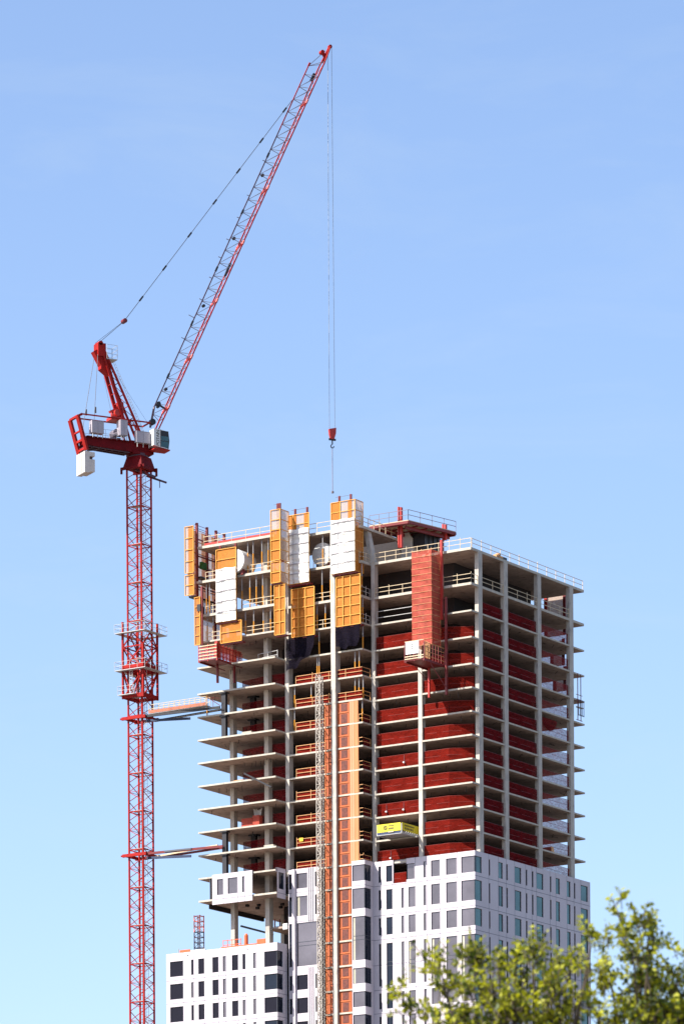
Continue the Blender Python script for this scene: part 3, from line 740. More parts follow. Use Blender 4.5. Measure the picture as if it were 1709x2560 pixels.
def platform(name, label, x0, x1, y0, y1, zf, h, posts, rail_m, floor_m='steel_red'):
    o = thing(name, ((x0+x1)/2,(y0+y1)/2,zf-0.25), label, 'loading platform')
    MB().box(x0,x1,y0,y1,zf-0.12,zf).box(x0,x0+0.2,y0,y1,zf-0.3,zf-0.12).box(x1-0.2,x1,y0,y1,zf-0.3,zf-0.12).build('floor', floor_m, o)
    b = MB()
    for k in range(posts+1):
        x = x0+(x1-x0)*k/posts; b.box(x-0.05,x+0.05,y0-0.05,y0+0.05,zf-0.25,zf+h)
    for k in range(9): y = y0+(y1-y0)*k/8; b.box(x1-0.03,x1+0.05,y-0.03,y+0.03,zf-0.2,zf+h*(0.95 if k < 7 else 0.8)); b.box(x0-0.05,x0+0.03,y-0.03,y+0.03,zf,zf+h*0.9)
    b.build('upright', rail_m, o)
    return o
L1 = platform('loading_platform', 'red cantilevered loading platform at the lower left of the orange screens', -36.65,-33.75,-7.7,-2.0,134.15,1.95,2,'steel_bright_red')
b = MB()
for k in range(5): b.box(-36.6,-33.8,-7.76,-7.7,134.2+k*0.42,134.32+k*0.42)
b.build('plank_rail', 'rail_cream', L1)
MB().grid(lambda u,v: (-33.72,-7.6+5.4*u,134.2+1.7*v),8,3).build('netting', 'net_chute', L1)
MB().grid(lambda u,v: (-36.55+2.7*u,-7.66,134.2+1.7*v),4,3).build('netting', 'net_chute', L1)
MB().box(-34.1,-33.7,-7.75,-7.2,134.2,136.3).build('side_frame', 'steel_bright_red', L1)
b = MB()
for k in range(7): b.box(-33.7,-33.66,-7.3+k*0.75,-7.2+k*0.75,134.1,135.9)
for k in range(3): b.bar((-33.66,-7.6,134.5+k*0.6),(-33.66,-2.1,134.4+k*0.6),0.06)
b.build('lattice_side', 'steel_bright_red', L1)
MB().box(-35.65,-35.4,-5.2,-4.95,131.6,134.0).build('hanger', 'steel_red', L1)
MB().box(-34.4,-34.15,-3.2,-2.95,131.8,134.0).build('hanger', 'steel_red', L1)
L2 = platform('loading_platform', 'red loading platform with a white sign below the netted stair tower', -6.65,-3.75,-5.3,0.05,130.85,2.1,2,'steel_red')
MB().box(-6.45,-4.5,-5.42,-5.36,131.55,133.1).build('sign_board', 'sign_white', L2)
b = MB()
for k, (w_, z_) in enumerate(((0.06,132.62),(0.05,132.36),(0.07,132.1))): b.box(-5.5,-5.5+w_*1.4,-5.45,-5.425,z_,z_+0.16); b.box(-5.44,-5.3,-5.45,-5.425,z_+0.04,z_+0.1)
b.build('lettering', 'ink', L2)
MB().box(-6.6,-3.8,-5.4,-5.34,131.2,131.32).box(-6.6,-3.8,-5.4,-5.34,130.9,131.02).box(-6.6,-3.8,-5.4,-5.34,133.12,133.2).build('plank_rail', 'rail_cream', L2)
b = MB()
for k in range(5): b.box(-3.72,-3.66,-5.3+k*0.28,-5.22+k*0.28,130.9,133.0)
for k in range(4): b.bar((-3.68,-5.3,131.2+k*0.55),(-3.68,-0.3,131.2+k*0.55),0.05)
b.build('side_rail', 'rail_orange', L2)
MB().bar((-4,-3.6,130.6),(-3.5,-0.4,127.8),0.09).bar((-6.2,-4,130.6),(-5.9,-0.4,128.6),0.05).build('brace', 'steel_red', L2)
MB().box(-6.1,-5.85,-0.75,-0.5,126.9,130.7).build('hanger', 'steel_bright_red', L2)
# yellow platform
L3 = platform('loading_platform', 'loading platform wrapped in bright yellow banners on the lower right wing', -12.35,-8.65,-3.1,1.0,109.85,1.0,1,'galvanised','galvanised')
MB().box(-12.33,-8.75,-3.2,-3.15,109.95,110.95).build('banner', 'banner_yellow', L3)
MB().box(-8.6,-8.57,-3.1,0.9,109.95,110.95).build('banner', 'banner_yellow', L3)
MB().box(-12.35,-8.65,-3.2,-3.12,109.55,109.62).box(-8.68,-8.6,-3.2,1,109.55,109.65).build('edge_beam', 'galvanised', L3)
MB().box(-12.3,-8.7,-3.15,-3.1,109.64,109.9).build('toe_board', 'blue_steel', L3)
b = MB()
cx, cz = -11.05, 110.47
for k in range(20):
    t0, t1 = k*math.pi/10, (k+1)*math.pi/10
    b.bar((cx+0.24*math.cos(t0),-3.215,cz+0.24*math.sin(t0)),(cx+0.24*math.cos(t1),-3.215,cz+0.24*math.sin(t1)),0.02,0.11)
for k in range(3): b.box(cx-0.12,cx+0.12,-3.215,-3.205,cz-0.1+k*0.08,cz-0.06+k*0.08)
for k in range(7): b.box(-10.6+k*0.125,-10.6+k*0.125+0.09,-3.215,-3.205,110.6,110.74)
for k in range(5): b.box(-10.6+k*0.17,-10.6+k*0.17+0.12,-3.215,-3.205,110.2,110.45)
for k in range(8): b.box(-8.565,-8.555,-2.6+k*0.3,-2.4+k*0.3,110.55,110.75)
for k in range(6): b.box(-8.565,-8.555,-2.5+k*0.35,-2.3+k*0.35,110.15,110.4)
b.build('lettering', 'ink', L3)
MB().box(-10.6,-9.8,-3.24,-3.21,109.83,109.97).build('plank', 'rail_cream', L3)

# ------------------------------------------------------------------ orange hoist run and lattice hoist mast
o = thing('hoist_shaft', (-18.8,-2,70), 'orange screened hoist shaft down the middle wing', 'hoist shaft')
zl = [127.5,124.51,121.51,118.5,115.47,112.47,109.46,106.46,103.53,100.0,96.7,93.5,90.4,87.45,84.45,81.45]
tops = zl; 
for zt_, zb_ in zip(zl[:-1], [z+0.22 for z in zl[1:]]):
    m = MB().box(-20.95,-19.75,-1.9,-1.85,zb_,zt_)
    m.build('screen_panel', 'hoist_orange', o)
    MB().box(-19.05,-16.95,-1.9,-1.85,zb_,zt_).build('screen_panel', 'hoist_orange', o)
b = MB(); d = MB(); c_ = MB(); e_ = MB()
for zt_, zb_ in zip(zl[:-1], [z+0.22 for z in zl[1:]]):
    zm = (zt_+zb_)/2
    b.box(-20.95,-19.75,-1.96,-1.91,zm-0.05,zm+0.05).box(-18.95,-17.3,-1.96,-1.91,zm+0.05,zm+0.15)
    b.box(-19.02,-18.9,-1.97,-1.91,zb_,zt_).box(-17.3,-17.2,-1.97,-1.91,zb_,zt_).box(-21.0,-20.9,-1.97,-1.91,zb_,zt_)
    d.box(-18.5,-17.6,-1.93,-1.905,zb_+0.15,zm-0.1).box(-18.5,-17.6,-1.93,-1.905,zm+0.3,zt_-0.15)
    if zt_ > 107:
        c_.box(-17.12,-16.85,-2.0,-1.9,zb_,zt_).box(-16.8,-16.5,-2.0,-1.9,zb_,zt_); e_.box(-16.45,-15.85,-2.02,-1.9,zb_,zt_)
b.build('bar', 'hoist_bar', o); d.build('dark_mesh', 'hoist_dark', o); c_.build('side_panel', 'hoist_cream', o); e_.build('side_panel', 'hoist_tan', o)
o = thing('hoist_mast', (-20.85,-3.4,0), 'slim grey lattice hoist mast in front of the middle wing', 'mast')
zt = 131.0; xa, xb, ya, yb = -21.15,-20.5,-3.75,-3.1
b = MB()
for x in (xa,xb):
    for y in (ya,yb): b.box(x-0.045,x+0.045,y-0.045,y+0.045,0,zt)
b.build('legs', 'mast_grey', o)
b = MB(); k = 0; z = 60.0
while z < zt-0.05:
    for y in (ya,yb): b.bar((xa,y,z),(xb,y,z),0.05); b.bar((xa if k%2 else xb,y,z),(xb if k%2 else xa,y,z+0.75),0.06)
    for x in (xa,xb): b.bar((x,ya,z),(x,yb,z),0.05); b.bar((x,ya if k%2 else yb,z),(x,yb if k%2 else ya,z+0.75),0.06)
    z += 0.75; k += 1
b.build('bracing', 'mast_grey', o)
b = MB()
for z in LV[6:] + [100.2, 93.7, 87.7]: b.bar((-20.6,-3.1,z-0.1),(-20.3,-2.0,z-0.1),0.08).bar((-21.0,-3.1,z-0.1),(-21.3,-2.0,z-0.1),0.08)
b.build('wall_tie', 'cable', o)
MB().box(-20.25,-20.15,-3.0,-2.9,60,127.5).build('cable_duct', 'hoist_bar', o)

# ------------------------------------------------------------------ tower crane
MCX, MCY = -47.9, -5.0
BA = R(28) + TH
JD = Vector((math.cos(BA), math.sin(BA), 0)); JT = Vector((math.sin(BA), -math.cos(BA), 0))
def J(r, t, z): return Vector((MCX, MCY, z)) + JD*r + JT*t
C = thing('tower_crane', (MCX, MCY, 0), 'red luffing tower crane with its jib raised over the tower', 'crane')
H = 1.13
def mast_section(z0, h=5.0):
    b = MB()
    for sx in (-1,1):
        for sy in (-1,1): b.box(MCX+sx*H-0.095,MCX+sx*H+0.095,MCY+sy*H-0.095,MCY+sy*H+0.095,z0,z0+h)
    n = 4; dz = h/n
    cs = [(-1,-1),(1,-1),(1,1),(-1,1)]
    for s in range(4):
        a, c = cs[s], cs[(s+1)%4]
        A = Vector((MCX+a[0]*H, MCY+a[1]*H, z0)); B = Vector((MCX+c[0]*H, MCY+c[1]*H, z0))
        for k in range(n):
            p, q = (A, B) if k % 2 == 0 else (B, A)
            b.bar(p+Vector((0,0,k*dz)), q+Vector((0,0,(k+1)*dz)), 0.07)
        b.bar(A+Vector((0,0,h-0.12)), B+Vector((0,0,h-0.12)), 0.11)
        b.bar(A+Vector((0,0,h*0.5)), B+Vector((0,0,h*0.5)), 0.05)
    return b
z = 0.6
first = None
for k in range(32):
    z0 = 160.6 - 5*(k+1) + 0.6
    if k == 0:
        first = mast_section(0.0).build('mast_section', 'crane_red', C); first.location = (0,0,z0)
        rest = MB().box(MCX-1.0,MCX+1.0,MCY-1.0,MCY+0.2,0,0.04)
        for q in range(12): rest.bar((MCX+0.3,MCY+0.5,0.1+q*0.4),(MCX+0.7,MCY+0.5,0.1+q*0.4),0.03)
        rest.bar((MCX+0.3,MCY+0.5,0),(MCX+0.3,MCY+0.5,4.9),0.04).bar((MCX+0.7,MCY+0.5,0),(MCX+0.7,MCY+0.5,4.9),0.04)
        pf = rest.build('rest_platform', 'galvanised', first)
    else:
        c = first.copy(); col.objects.link(c); c.parent = C; c.location = (0,0,z0)
        d = pf.copy(); col.objects.link(d); d.parent = c
MB().box(MCX-2.2,MCX+2.2,MCY-2.2,MCY+2.2,0.0,1.4).build('foundation', 'concrete', C)
MB().bar((MCX+0.55,MCY-0.6,1),(MCX+0.55,MCY-0.6,160),0.06).build('supply_cable', 'cable', C)
# climbing cage
b = MB(); q = 1.62
for sx in (-1,1):
    for sy in (-1,1): b.box(MCX+sx*q-0.12,MCX+sx*q+0.12,MCY+sy*q-0.12,MCY+sy*q+0.12,130.9,137.9 if (sx,sy) == (1,-1) else 141.0)
cs = [(-1,-1),(1,-1),(1,1),(-1,1)]
for s in range(4):
    a, c = cs[s], cs[(s+1)%4]
    for (z0, z1) in ((131.0,134.4),(134.6,137.7),(137.7,134.8)):
        b.bar((MCX+a[0]*q,MCY+a[1]*q,z0),(MCX+c[0]*q,MCY+c[1]*q,z1),0.13)
    for (z0, z1) in ((134.6,131.2),(137.7,139.5)):
        b.bar((MCX+a[0]*q,MCY+a[1]*q,z0),(MCX+(a[0]+c[0])/2*q,MCY+(a[1]+c[1])/2*q,z1),0.13); b.bar((MCX+c[0]*q,MCY+c[1]*q,z0),(MCX+(a[0]+c[0])/2*q,MCY+(a[1]+c[1])/2*q,z1),0.13)
    for z0, w_ in ((131.2,0.5),(134.9,0.75),(137.7,0.14)): b.bar((MCX+a[0]*q,MCY+a[1]*q,z0),(MCX+c[0]*q,MCY+c[1]*q,z0),0.14,w_)
b.build('climbing_cage', 'crane_red', C)
def work_platform(z, e, rh=1.1, pts=None):
    b = MB(); x0,x1,y0,y1 = MCX-e[0],MCX+e[1],MCY-e[2],MCY+e[3]; w = 0.75
    b.box(x0,x1,y0,y0+w,z-0.08,z).box(x0,x1,y1-w,y1,z-0.08,z).box(x0,x0+w,y0+w,y1-w,z-0.08,z).box(x1-w,x1,y0+w,y1-w,z-0.08,z)
    o = b.build('work_platform', 'galvanised', C)
    r_ = MB()
    c4 = [(x0,y0),(x1,y0),(x1,y1),(x0,y1)]
    for i in range(4):
        a, c = c4[i], c4[(i+1)%4]
        for h in (0.55,1.1): r_.bar((a[0],a[1],z+h),(c[0],c[1],z+h),0.035)
        for k in range(4): p = Vector((a[0]+(c[0]-a[0])*k/4, a[1]+(c[1]-a[1])*k/4, z)); r_.bar(p, p+Vector((0,0,1.1)), 0.035)
    r_.build('railing', 'galvanised', o)
work_platform(139.5,(2.45,2.45,2.35,2.7)); work_platform(134.6,(2.45,2.45,2.35,2.7)); work_platform(131.4,(2.1,0.6,2.2,0.4))
b = MB()
for k in range(11): b.bar((MCX-0.35,MCY-1.9,131.4+k*0.3),(MCX+0.1,MCY-1.9,131.4+k*0.3),0.04)
b.bar((MCX-0.35,MCY-1.9,131.3),(MCX-0.35,MCY-1.9,134.7),0.05).bar((MCX+0.1,MCY-1.9,131.3),(MCX+0.1,MCY-1.9,134.7),0.05)
b.build('ladder', 'galvanised', C)
# slewing support
b = MB()
b.hexa([(MCX-1.5,MCY-1.5,161.3),(MCX+1.5,MCY-1.5,161.3),(MCX+1.5,MCY+1.5,161.3),(MCX-1.5,MCY+1.5,161.3),(MCX-1.15,MCY-1.15,162.7),(MCX+1.15,MCY-1.15,162.7),(MCX+1.15,MCY+1.15,162.7),(MCX-1.15,MCY+1.15,162.7)])
b.box(MCX-1.9,MCX+1.9,MCY-1.55,MCY-1.3,161.0,161.35).box(MCX-1.9,MCX+1.9,MCY+1.3,MCY+1.55,161.0,161.35).box(MCX+1.35,MCX+1.6,MCY-1.9,MCY+1.9,160.95,161.3)
b.box(MCX-1.9,MCX-1.7,MCY-1.55,MCY-1.3,160.5,161.0).box(MCX+1.7,MCX+1.9,MCY+1.3,MCY+1.55,160.3,161.0)
b.build('slewing_support', 'crane_red_shaded', C)
b = MB().cyl((MCX,MCY,162.7),(MCX,MCY,163.1),1.2,24).bar((MCX+0.2,MCY+1.4,160.6),(MCX+2.6,MCY+2.6,159.6),0.12,0.25).bar((MCX+0.0,MCY-0.9,161.0),(MCX+1.7,MCY+1.4,160.2),0.15,0.3).bar((MCX+1.9,MCY+2.0,160.0),(MCX+1.9,MCY+2.0,158.9),0.07)
b.build('slewing_ring', 'crane_navy', C)
# turntable and counter jib
def JB(b, r0, r1, t0, t1, za0, zb0, za1=None, zb1=None):
    za1 = za0 if za1 is None else za1; zb1 = zb0 if zb1 is None else zb1
    return b.hexa([J(r0,t0,za0),J(r1,t0,za1),J(r1,t1,za1),J(r0,t1,za0),J(r0,t0,zb0),J(r1,t0,zb1),J(r1,t1,zb1),J(r0,t1,zb0)])
b = MB(); JB(b,-1.7,1.7,-1.0,1.0,163.1,164.6); JB(b,1.7,2.9,-0.9,0.9,164.0,164.7); JB(b,-1.3,1.2,-1.15,1.15,162.9,163.3)
b.build('turntable', 'crane_red_shaded', C)
b = MB()
for t in (-1.05,0.8): JB(b,-8.1,-1.7,t,t+0.25,163.25,164.3,163.1,164.5)
JB(b,-8.1,-1.7,-1.42,1.42,164.3,164.36)
JB(b,-7.9,-7.6,-0.8,0.8,163.4,164.0)
b.build('counter_jib', 'crane_red_shaded', C)
b = MB()
for t in (-0.8,0.0,0.8): b.bar(J(-8.0,t,163.2),J(-1.7,t,163.0),0.12)
for k in range(7): b.bar(J(-8+k,-1.0,163.15),J(-8+k,1.0,163.15),0.1)
b.build('counter_jib_underframe', 'crane_navy', C)
b = MB()
for t in (-1.35,1.35):
    for h in (0.55,1.1): b.bar(J(-7.8,t,164.3+h),J(-2.2,t,164.4+h),0.035)
    for k in range(8): b.bar(J(-7.8+k*0.8,t,164.25),J(-7.8+k*0.8,t,165.4),0.035)
b.build('railing', 'galvanised', C)
b = MB()
for t in (-1.2,1.2):
    b.bar(J(-9.35,t,166.75),J(-8.1,t,162.5),0.42,0.5)
b.bar(J(-9.3,-1.25,166.8),J(-9.3,1.25,166.8),0.3).bar(J(-8.45,-1.2,163.9),J(-8.45,1.2,163.9),0.3,0.3).bar(J(-8.15,-1.2,162.8),J(-8.15,1.2,162.8),0.3,0.3).bar(J(-8.8,-1.2,165.0),J(-8.8,1.2,165.0),0.2,0.2)
b.bar(J(-9.3,-1.2,166.8),J(-8.75,-1.2,167.1),0.3).bar(J(-9.3,1.2,166.8),J(-8.75,1.2,167.1),0.3)
b.build('rear_frame', 'crane_red', C)
b = MB()
for t in (-1.1,1.1): b.bar(J(-8.75,t,167.15),J(1.15,t,167.2),0.14,0.16)
for k in (-1.4,1.1): b.bar(J(k,-1.1,167.2),J(k,1.1,167.2),0.16)
b.bar(J(-1.4,1.0,167.2),J(0.2,1.0,164.6),0.1).bar(J(-0.2,-1.0,167.2),J(1.1,-1.0,164.6),0.1)
b.build('tie_beam', 'crane_red', C)
# counterweights
cw = MB(); cw.bar(J(-8.1,-1.3,162.6),J(-8.1,1.3,162.6),0.15).bar(J(-6.9,-1.2,163.1),J(-6.9,1.2,162.6),0.12)
for k in range(4): JB(cw, -8.3,-7.1, -0.88+k*0.54, -0.78+k*0.54, 159.8, 162.2)  # added dark plates stand in for the shade between the weight blocks
cwf = cw.build('counterweight', 'crane_navy', C)
for k in range(5):
    t = -1.3 + k*0.54
    b = MB()
    def slabpart(r0, r1, z0, z1): JB(b, r0, r1, t, t+0.40, z0, z1)
    slabpart(-8.4,-7.7,159.6,162.35); slabpart(-7.7,-6.95,159.75,161.35); slabpart(-7.7,-6.95,161.75,162.3)
    b.build('weight_block', 'counterweight', cwf)
# A-frame
b = MB()
for t in (-0.75,0.75):
    b.bar(J(-5.7,t*0.75,176.6),J(-2.5,t,167.0),0.26)          # rear leg
    b.bar(J(-5.3,t*0.75,176.3),J(0.3,t*1.2,164.8),0.24)       # front leg
    b.bar(J(-5.0,t*0.75,175.6),J(-1.6,t,164.6),0.2)
for k in range(1,8):
    f0 = k/8
    p = J(-5.7,-0.6,176.6)*(1-f0)+J(-2.5,-0.75,167)*f0; q = J(-5.7,0.6,176.6)*(1-f0)+J(-2.5,0.75,167)*f0; b.bar(p,q,0.08)
    p2 = J(-5.3,-0.6,176.3)*(1-f0)+J(0.3,-0.9,164.8)*f0; q2 = J(-5.3,0.6,176.3)*(1-f0)+J(0.3,0.9,164.8)*f0; b.bar(p2,q2,0.08); b.bar(q,p2,0.05)
    f1 = (k+1)/8; q3 = J(-5.3,0.6,176.3)*(1-f1)+J(0.3,0.9,164.8)*f1; b.bar(p2,q3,0.06)
b.build('tower_head', 'crane_red', C)
b = MB(); JB(b,-6.1,-5.0,-0.7,0.7,175.2,176.9); b.bar(J(-6.4,0,175.9),J(-5.0,0,173.6),0.9,0.6)
JB(b,-5.6,-4.4,-0.5,0.5,173.6,175.2,172.8,174.6)
b.cyl(J(-5.7,-0.7,176.9),J(-5.7,0.7,176.9),0.3,14)
b.build('head_block', 'crane_red', C)
b = MB(); JB(b,-4.9,-3.4,-0.8,0.8,174.9,175.0)
o2 = b.build('head_platform', 'galvanised', C)
b = MB()
for (r0,t0,r1,t1) in ((-4.9,0.8,-3.4,0.8),(-3.4,0.8,-3.4,-0.8),(-4.9,-0.8,-3.4,-0.8)):
    for h in (0.6,1.2,1.8): b.bar(J(r0,t0,175+h),J(r1,t1,175+h),0.035)
    b.bar(J(r0,t0,175),J(r0,t0,176.8),0.035); b.bar(J(r1,t1,175),J(r1,t1,176.8),0.045)
b.build('railing', 'galvanised', o2)
b = MB()
for k in range(26):
    f0 = k/26; p = J(-3.9,0.55,174.6)*(1-f0)+J(0.6,0.55,165.4)*f0; b.bar(p, p+JT*0.4, 0.03)
b.bar(J(-3.9,0.55,174.6),J(0.6,0.55,165.4),0.03).bar(J(-3.9,0.95,174.6),J(0.6,0.95,165.4),0.03)
b.build('ladder', 'galvanised', C)
b = MB().cyl(J(-3.3,-0.7,168.1),J(-3.3,0.7,168.1),0.45,16); JB(b,-4.3,-2.3,-0.8,0.8,167.1,167.5); b.bar(J(-4.2,0,168.2),J(-2.8,0,168.9),0.5,0.3); JB(b,-3.0,-2.4,-0.5,0.5,167.5,169.6)
b.build('luffing_winch', 'steel_bright_red', C)
b = MB().cyl(J(-3.4,-0.8,165.5),J(-3.4,0.5,165.5),0.5,18); JB(b,-4.4,-2.9,-0.9,0.6,164.3,164.8); b.cyl(J(-4.1,0.3,164.9),J(-3.2,0.3,165.4),0.35,12)
b.build('hoist_winch', 'jib_grey', C)
def cab(nm, r0, r1, t0, t1, z0, z1, m='cabinet_grey'):
    b = MB(); JB(b, r0, r1, t0, t1, z0, z1); o = b.build(nm, m, C)
    l_ = MB()
    for r in (r0+0.15,(r0+r1)/2,r1-0.15): l_.bar(J(r,t1-0.1,z0),J(r,t1-0.1,z0-0.6),0.07)
    l_.build('bracket', 'galvanised', o)
    l2 = MB(); 
    l2.bar(J(r0+0.08,t1+0.005,z1-0.08),J(r1-0.08,t1+0.005,z1-0.08),0.01,0.03).bar(J((r0+r1)/2,t1+0.005,z0+0.05),J((r0+r1)/2,t1+0.005,z1-0.05),0.03,0.01)
    l2.build('panel_seam', 'joint', o); return o
cab('electric_cabinet', -7.55,-5.85, 0.9,1.75, 164.75,166.35); cab('electric_cabinet', -3.35,-2.3, 0.3,1.5, 165.0,167.0); cab('electric_cabinet', -1.15,0.85, 1.1,1.75, 164.25,165.75)
# cabin
b = MB()
prof = [(1.0,163.95),(2.0,163.75),(3.15,163.6),(3.3,164.7),(3.15,165.9),(1.95,166.1),(1.0,166.1)]
def pris(b, prof, t0, t1):
    n = len(prof); base = len(b.v)
    for t in (t0, t1): b.v += [tuple(J(r, t, z)) for r, z in prof]
    b.f.append(tuple(base+i for i in range(n))); b.f.append(tuple(base+n+i for i in reversed(range(n))))
    for i in range(n): j = (i+1)%n; b.f.append((base+i, base+j, base+n+j, base+n+i))
pris(b, prof, 1.15, 2.45)
cb = b.build('cabin', 'cabin_white', C)
b = MB(); b.quad(J(2.0,2.465,164.7),J(3.2,2.465,164.65),J(3.08,2.465,165.8),J(2.0,2.465,166.0)); b.quad(J(2.0,2.46,163.85),J(3.12,2.46,163.7),J(3.2,2.46,164.55),J(2.0,2.46,164.6))
b.quad(J(3.165,1.3,163.8),J(3.165,2.35,163.8),J(3.31,2.35,164.7),J(3.31,1.3,164.7)).quad(J(3.315,1.3,164.75),J(3.315,2.35,164.75),J(3.17,2.35,165.85),J(3.17,1.3,165.85))
b.build('window', 'glass_teal', cb)
b = MB().bar(J(2.0,2.48,163.8),J(2.0,2.48,166.05),0.05).bar(J(3.12,2.48,163.65),J(3.22,2.48,164.7),0.05).bar(J(3.22,2.48,164.7),J(3.1,2.48,165.85),0.05).bar(J(2.0,2.48,164.63),J(3.22,2.48,164.6),0.06); JB(b,2.02,3.15,2.47,2.475,165.25,165.95)
b.build('window_bar', 'black_steel', cb)
b = MB(); JB(b,1.0,3.3,0.9,2.6,163.4,163.55)
b.build('cabin_floor', 'crane_red', C)
cu = bpy.data.curves.new('lettering', 'FONT'); cu.body = 'POTAIN'; cu.size = 0.62; cu.extrude = 0.004; cu.align_x = 'CENTER'; cu.align_y = 'CENTER'; cu.space_character = 0.9
tmp = bpy.data.objects.new('tmp_text', cu); col.objects.link(tmp)
dg = bpy.context.evaluated_depsgraph_get()
tme = bpy.data.meshes.new_from_object(tmp.evaluated_get(dg))
bpy.data.objects.remove(tmp)
# text x axis -> up, text y axis -> towards the counter jib, facing the side normal
org = J(1.62, 2.47, 164.95)
xa_ = Vector((0,0,1)); ya_ = -JD; za_ = xa_.cross(ya_)
Mx = Matrix((( xa_.x, ya_.x, JT.x, org.x),(xa_.y, ya_.y, JT.y, org.y),(xa_.z, ya_.z, JT.z, org.z),(0,0,0,1)))
tme.transform(Mx); tme.transform(Matrix.Translation(-Vector(C.location)))
tme.materials.clear(); tme.materials.append(M['ink'])
to = bpy.data.objects.new('lettering', tme); col.objects.link(to); to.parent = cb
# jib
A0 = Vector((0,0,0)); 
LOW0 = (2.45,166.3); LOW1 = (28.75,221.3)
ld = Vector((LOW1[0]-LOW0[0],0,LOW1[1]-LOW0[1])); LEN = ld.length; ld.normalize()
nx, nz = -ld.z, ld.x       # normal in the jib plane, towards the upper chord
def JJ(s, t, h): return J(LOW0[0]+ld.x*s+nx*h, t, LOW0[1]+ld.z*s+nz*h)
HW, HH = 0.72, 1.62
bays = 29; ds = (LEN-3.0)/bays
for nm, t in (('lower_chord', HW), ('lower_chord', -HW)):
    b = MB(); b.bar(JJ(-0.3,t*0.8,0),JJ(2.0,t,0),0.15); b.bar(JJ(2.0,t,0),JJ(LEN-3.0,t,0),0.15); b.bar(JJ(LEN-3.0,t,0),JJ(LEN,t*0.25,0),0.16)
    b.build(nm, 'crane_red', C)
s_top = LEN-4.2
MB().bar(JJ(0.2,0,0.95),JJ(3.0,0,HH),0.2).bar(JJ(3.0,0,HH),JJ(s_top*0.82,0,HH),0.13).build('upper_chord', 'crane_navy', C)
MB().bar(JJ(s_top*0.82,0,HH),JJ(s_top,0,HH),0.13).bar(JJ(s_top,0,HH),JJ(s_top+0.5,0,HH),0.2).build('upper_chord', 'crane_red', C)
b = MB(); g = MB()
k = 0
s = 2.0
while s < s_top+0.1:
    for t in (-HW, HW):
        b.bar(JJ(s,t,0),JJ(s-0.55 if s > 3 else s,0,HH if s > 3 else 1.4),0.055)
        if s+ds < s_top+0.6: b.bar(JJ(s+ds,t,0),JJ(s-0.55 if s > 3 else s,0,HH if s > 3 else 1.4),0.05)
    g.bar(JJ(s,-HW,0),JJ(s,HW,0),0.07); g.bar(JJ(s,-HW if k%2 else HW,0),JJ(s+ds,HW if k%2 else -HW,0),0.07)
    s += ds; k += 1
b.build('web_bracing', 'jib_grey', C); g.build('bottom_bracing', 'jib_pink', C)
b = MB(); b.bar(JJ(s_top,0,HH),JJ(LEN-0.9,0,0.35),0.07); b.bar(JJ(s_top,0,HH),JJ(s_top+1.6,HW,0),0.06); b.bar(JJ(s_top,0,HH),JJ(s_top+1.6,-HW,0),0.06)
b.build('web_bracing', 'jib_grey', C)
b = MB(); b.bar(JJ(LEN-2.6,0,0.1),JJ(LEN+0.1,0,0.05),0.35,0.25); b.bar(JJ(LEN-1.6,0,0.1),JJ(LEN-1.3,0,0.75),0.3,0.4); b.cyl(JJ(LEN-1.4,-0.3,0.7),JJ(LEN-1.4,0.3,0.7),0.28,14); b.cyl(JJ(LEN,-0.2,0),JJ(LEN,0.2,0),0.25,14)
b.build('jib_head', 'crane_red', C)
for s in [q for q in (3.6, 11.4, 20.2, 29.3, 38.0, 51.7)]:
    b = MB(); b.bar(JJ(s-0.35,-HW-0.05,0.02),JJ(s+0.35,HW+0.05,0.02),0.2,0.22).cyl(JJ(s-0.5,-HW,0),JJ(s+0.1,-HW,0),0.14,10).cyl(JJ(s-0.1,HW,0),JJ(s+0.5,HW,0),0.14,10)
    b.build('section_joint', 'steel_bright_red', C)
for s in (3.3,6.0,19.0,29.6,39.6):
    b = MB().cyl(JJ(s,-0.18,HH-0.45),JJ(s,0.18,HH-0.45),0.2,14); b.build('rope_guide', 'black_steel', C)
MB().cyl(JJ(1.0,-0.3,1.0),JJ(1.0,0.3,1.0),0.4,16).cyl(JJ(3.6,-0.3,1.3),JJ(3.6,0.3,1.3),0.3,14).bar(JJ(3.6,0,1.2),JJ(3.6,0,0.1),0.2,0.2).build('rope_sheave', 'black_steel', C)
for s, w_ in ((13.5,0.55),(16.8,0.9),(19.6,0.5),(23.0,0.5),(26.2,0.5),(29.0,0.5),(32.5,0.4),(36.0,0.4),(41.5,0.4)):
    MB().bar(JJ(s,0.05,HH),JJ(s-0.1,0.05,HH+w_),0.07).build('lamp_bracket', 'jib_grey', C)
for s in (7.8,16.0,24.5,33.5,42.5): MB().bar(JJ(s-0.35,0,HH),JJ(s+0.35,0,HH),0.22).build('chord_joint', 'black_steel', C)
MB().bar(JJ(44.0,-0.3,0.15),JJ(56.5,-0.25,0.12),0.05).bar(JJ(24.5,-0.2,0.1),JJ(26.4,-0.2,0.15),0.3,0.25).bar(JJ(55.2,0,0.45),JJ(56.3,0,0.45),0.35,0.3).build('equipment', 'black_steel', C)
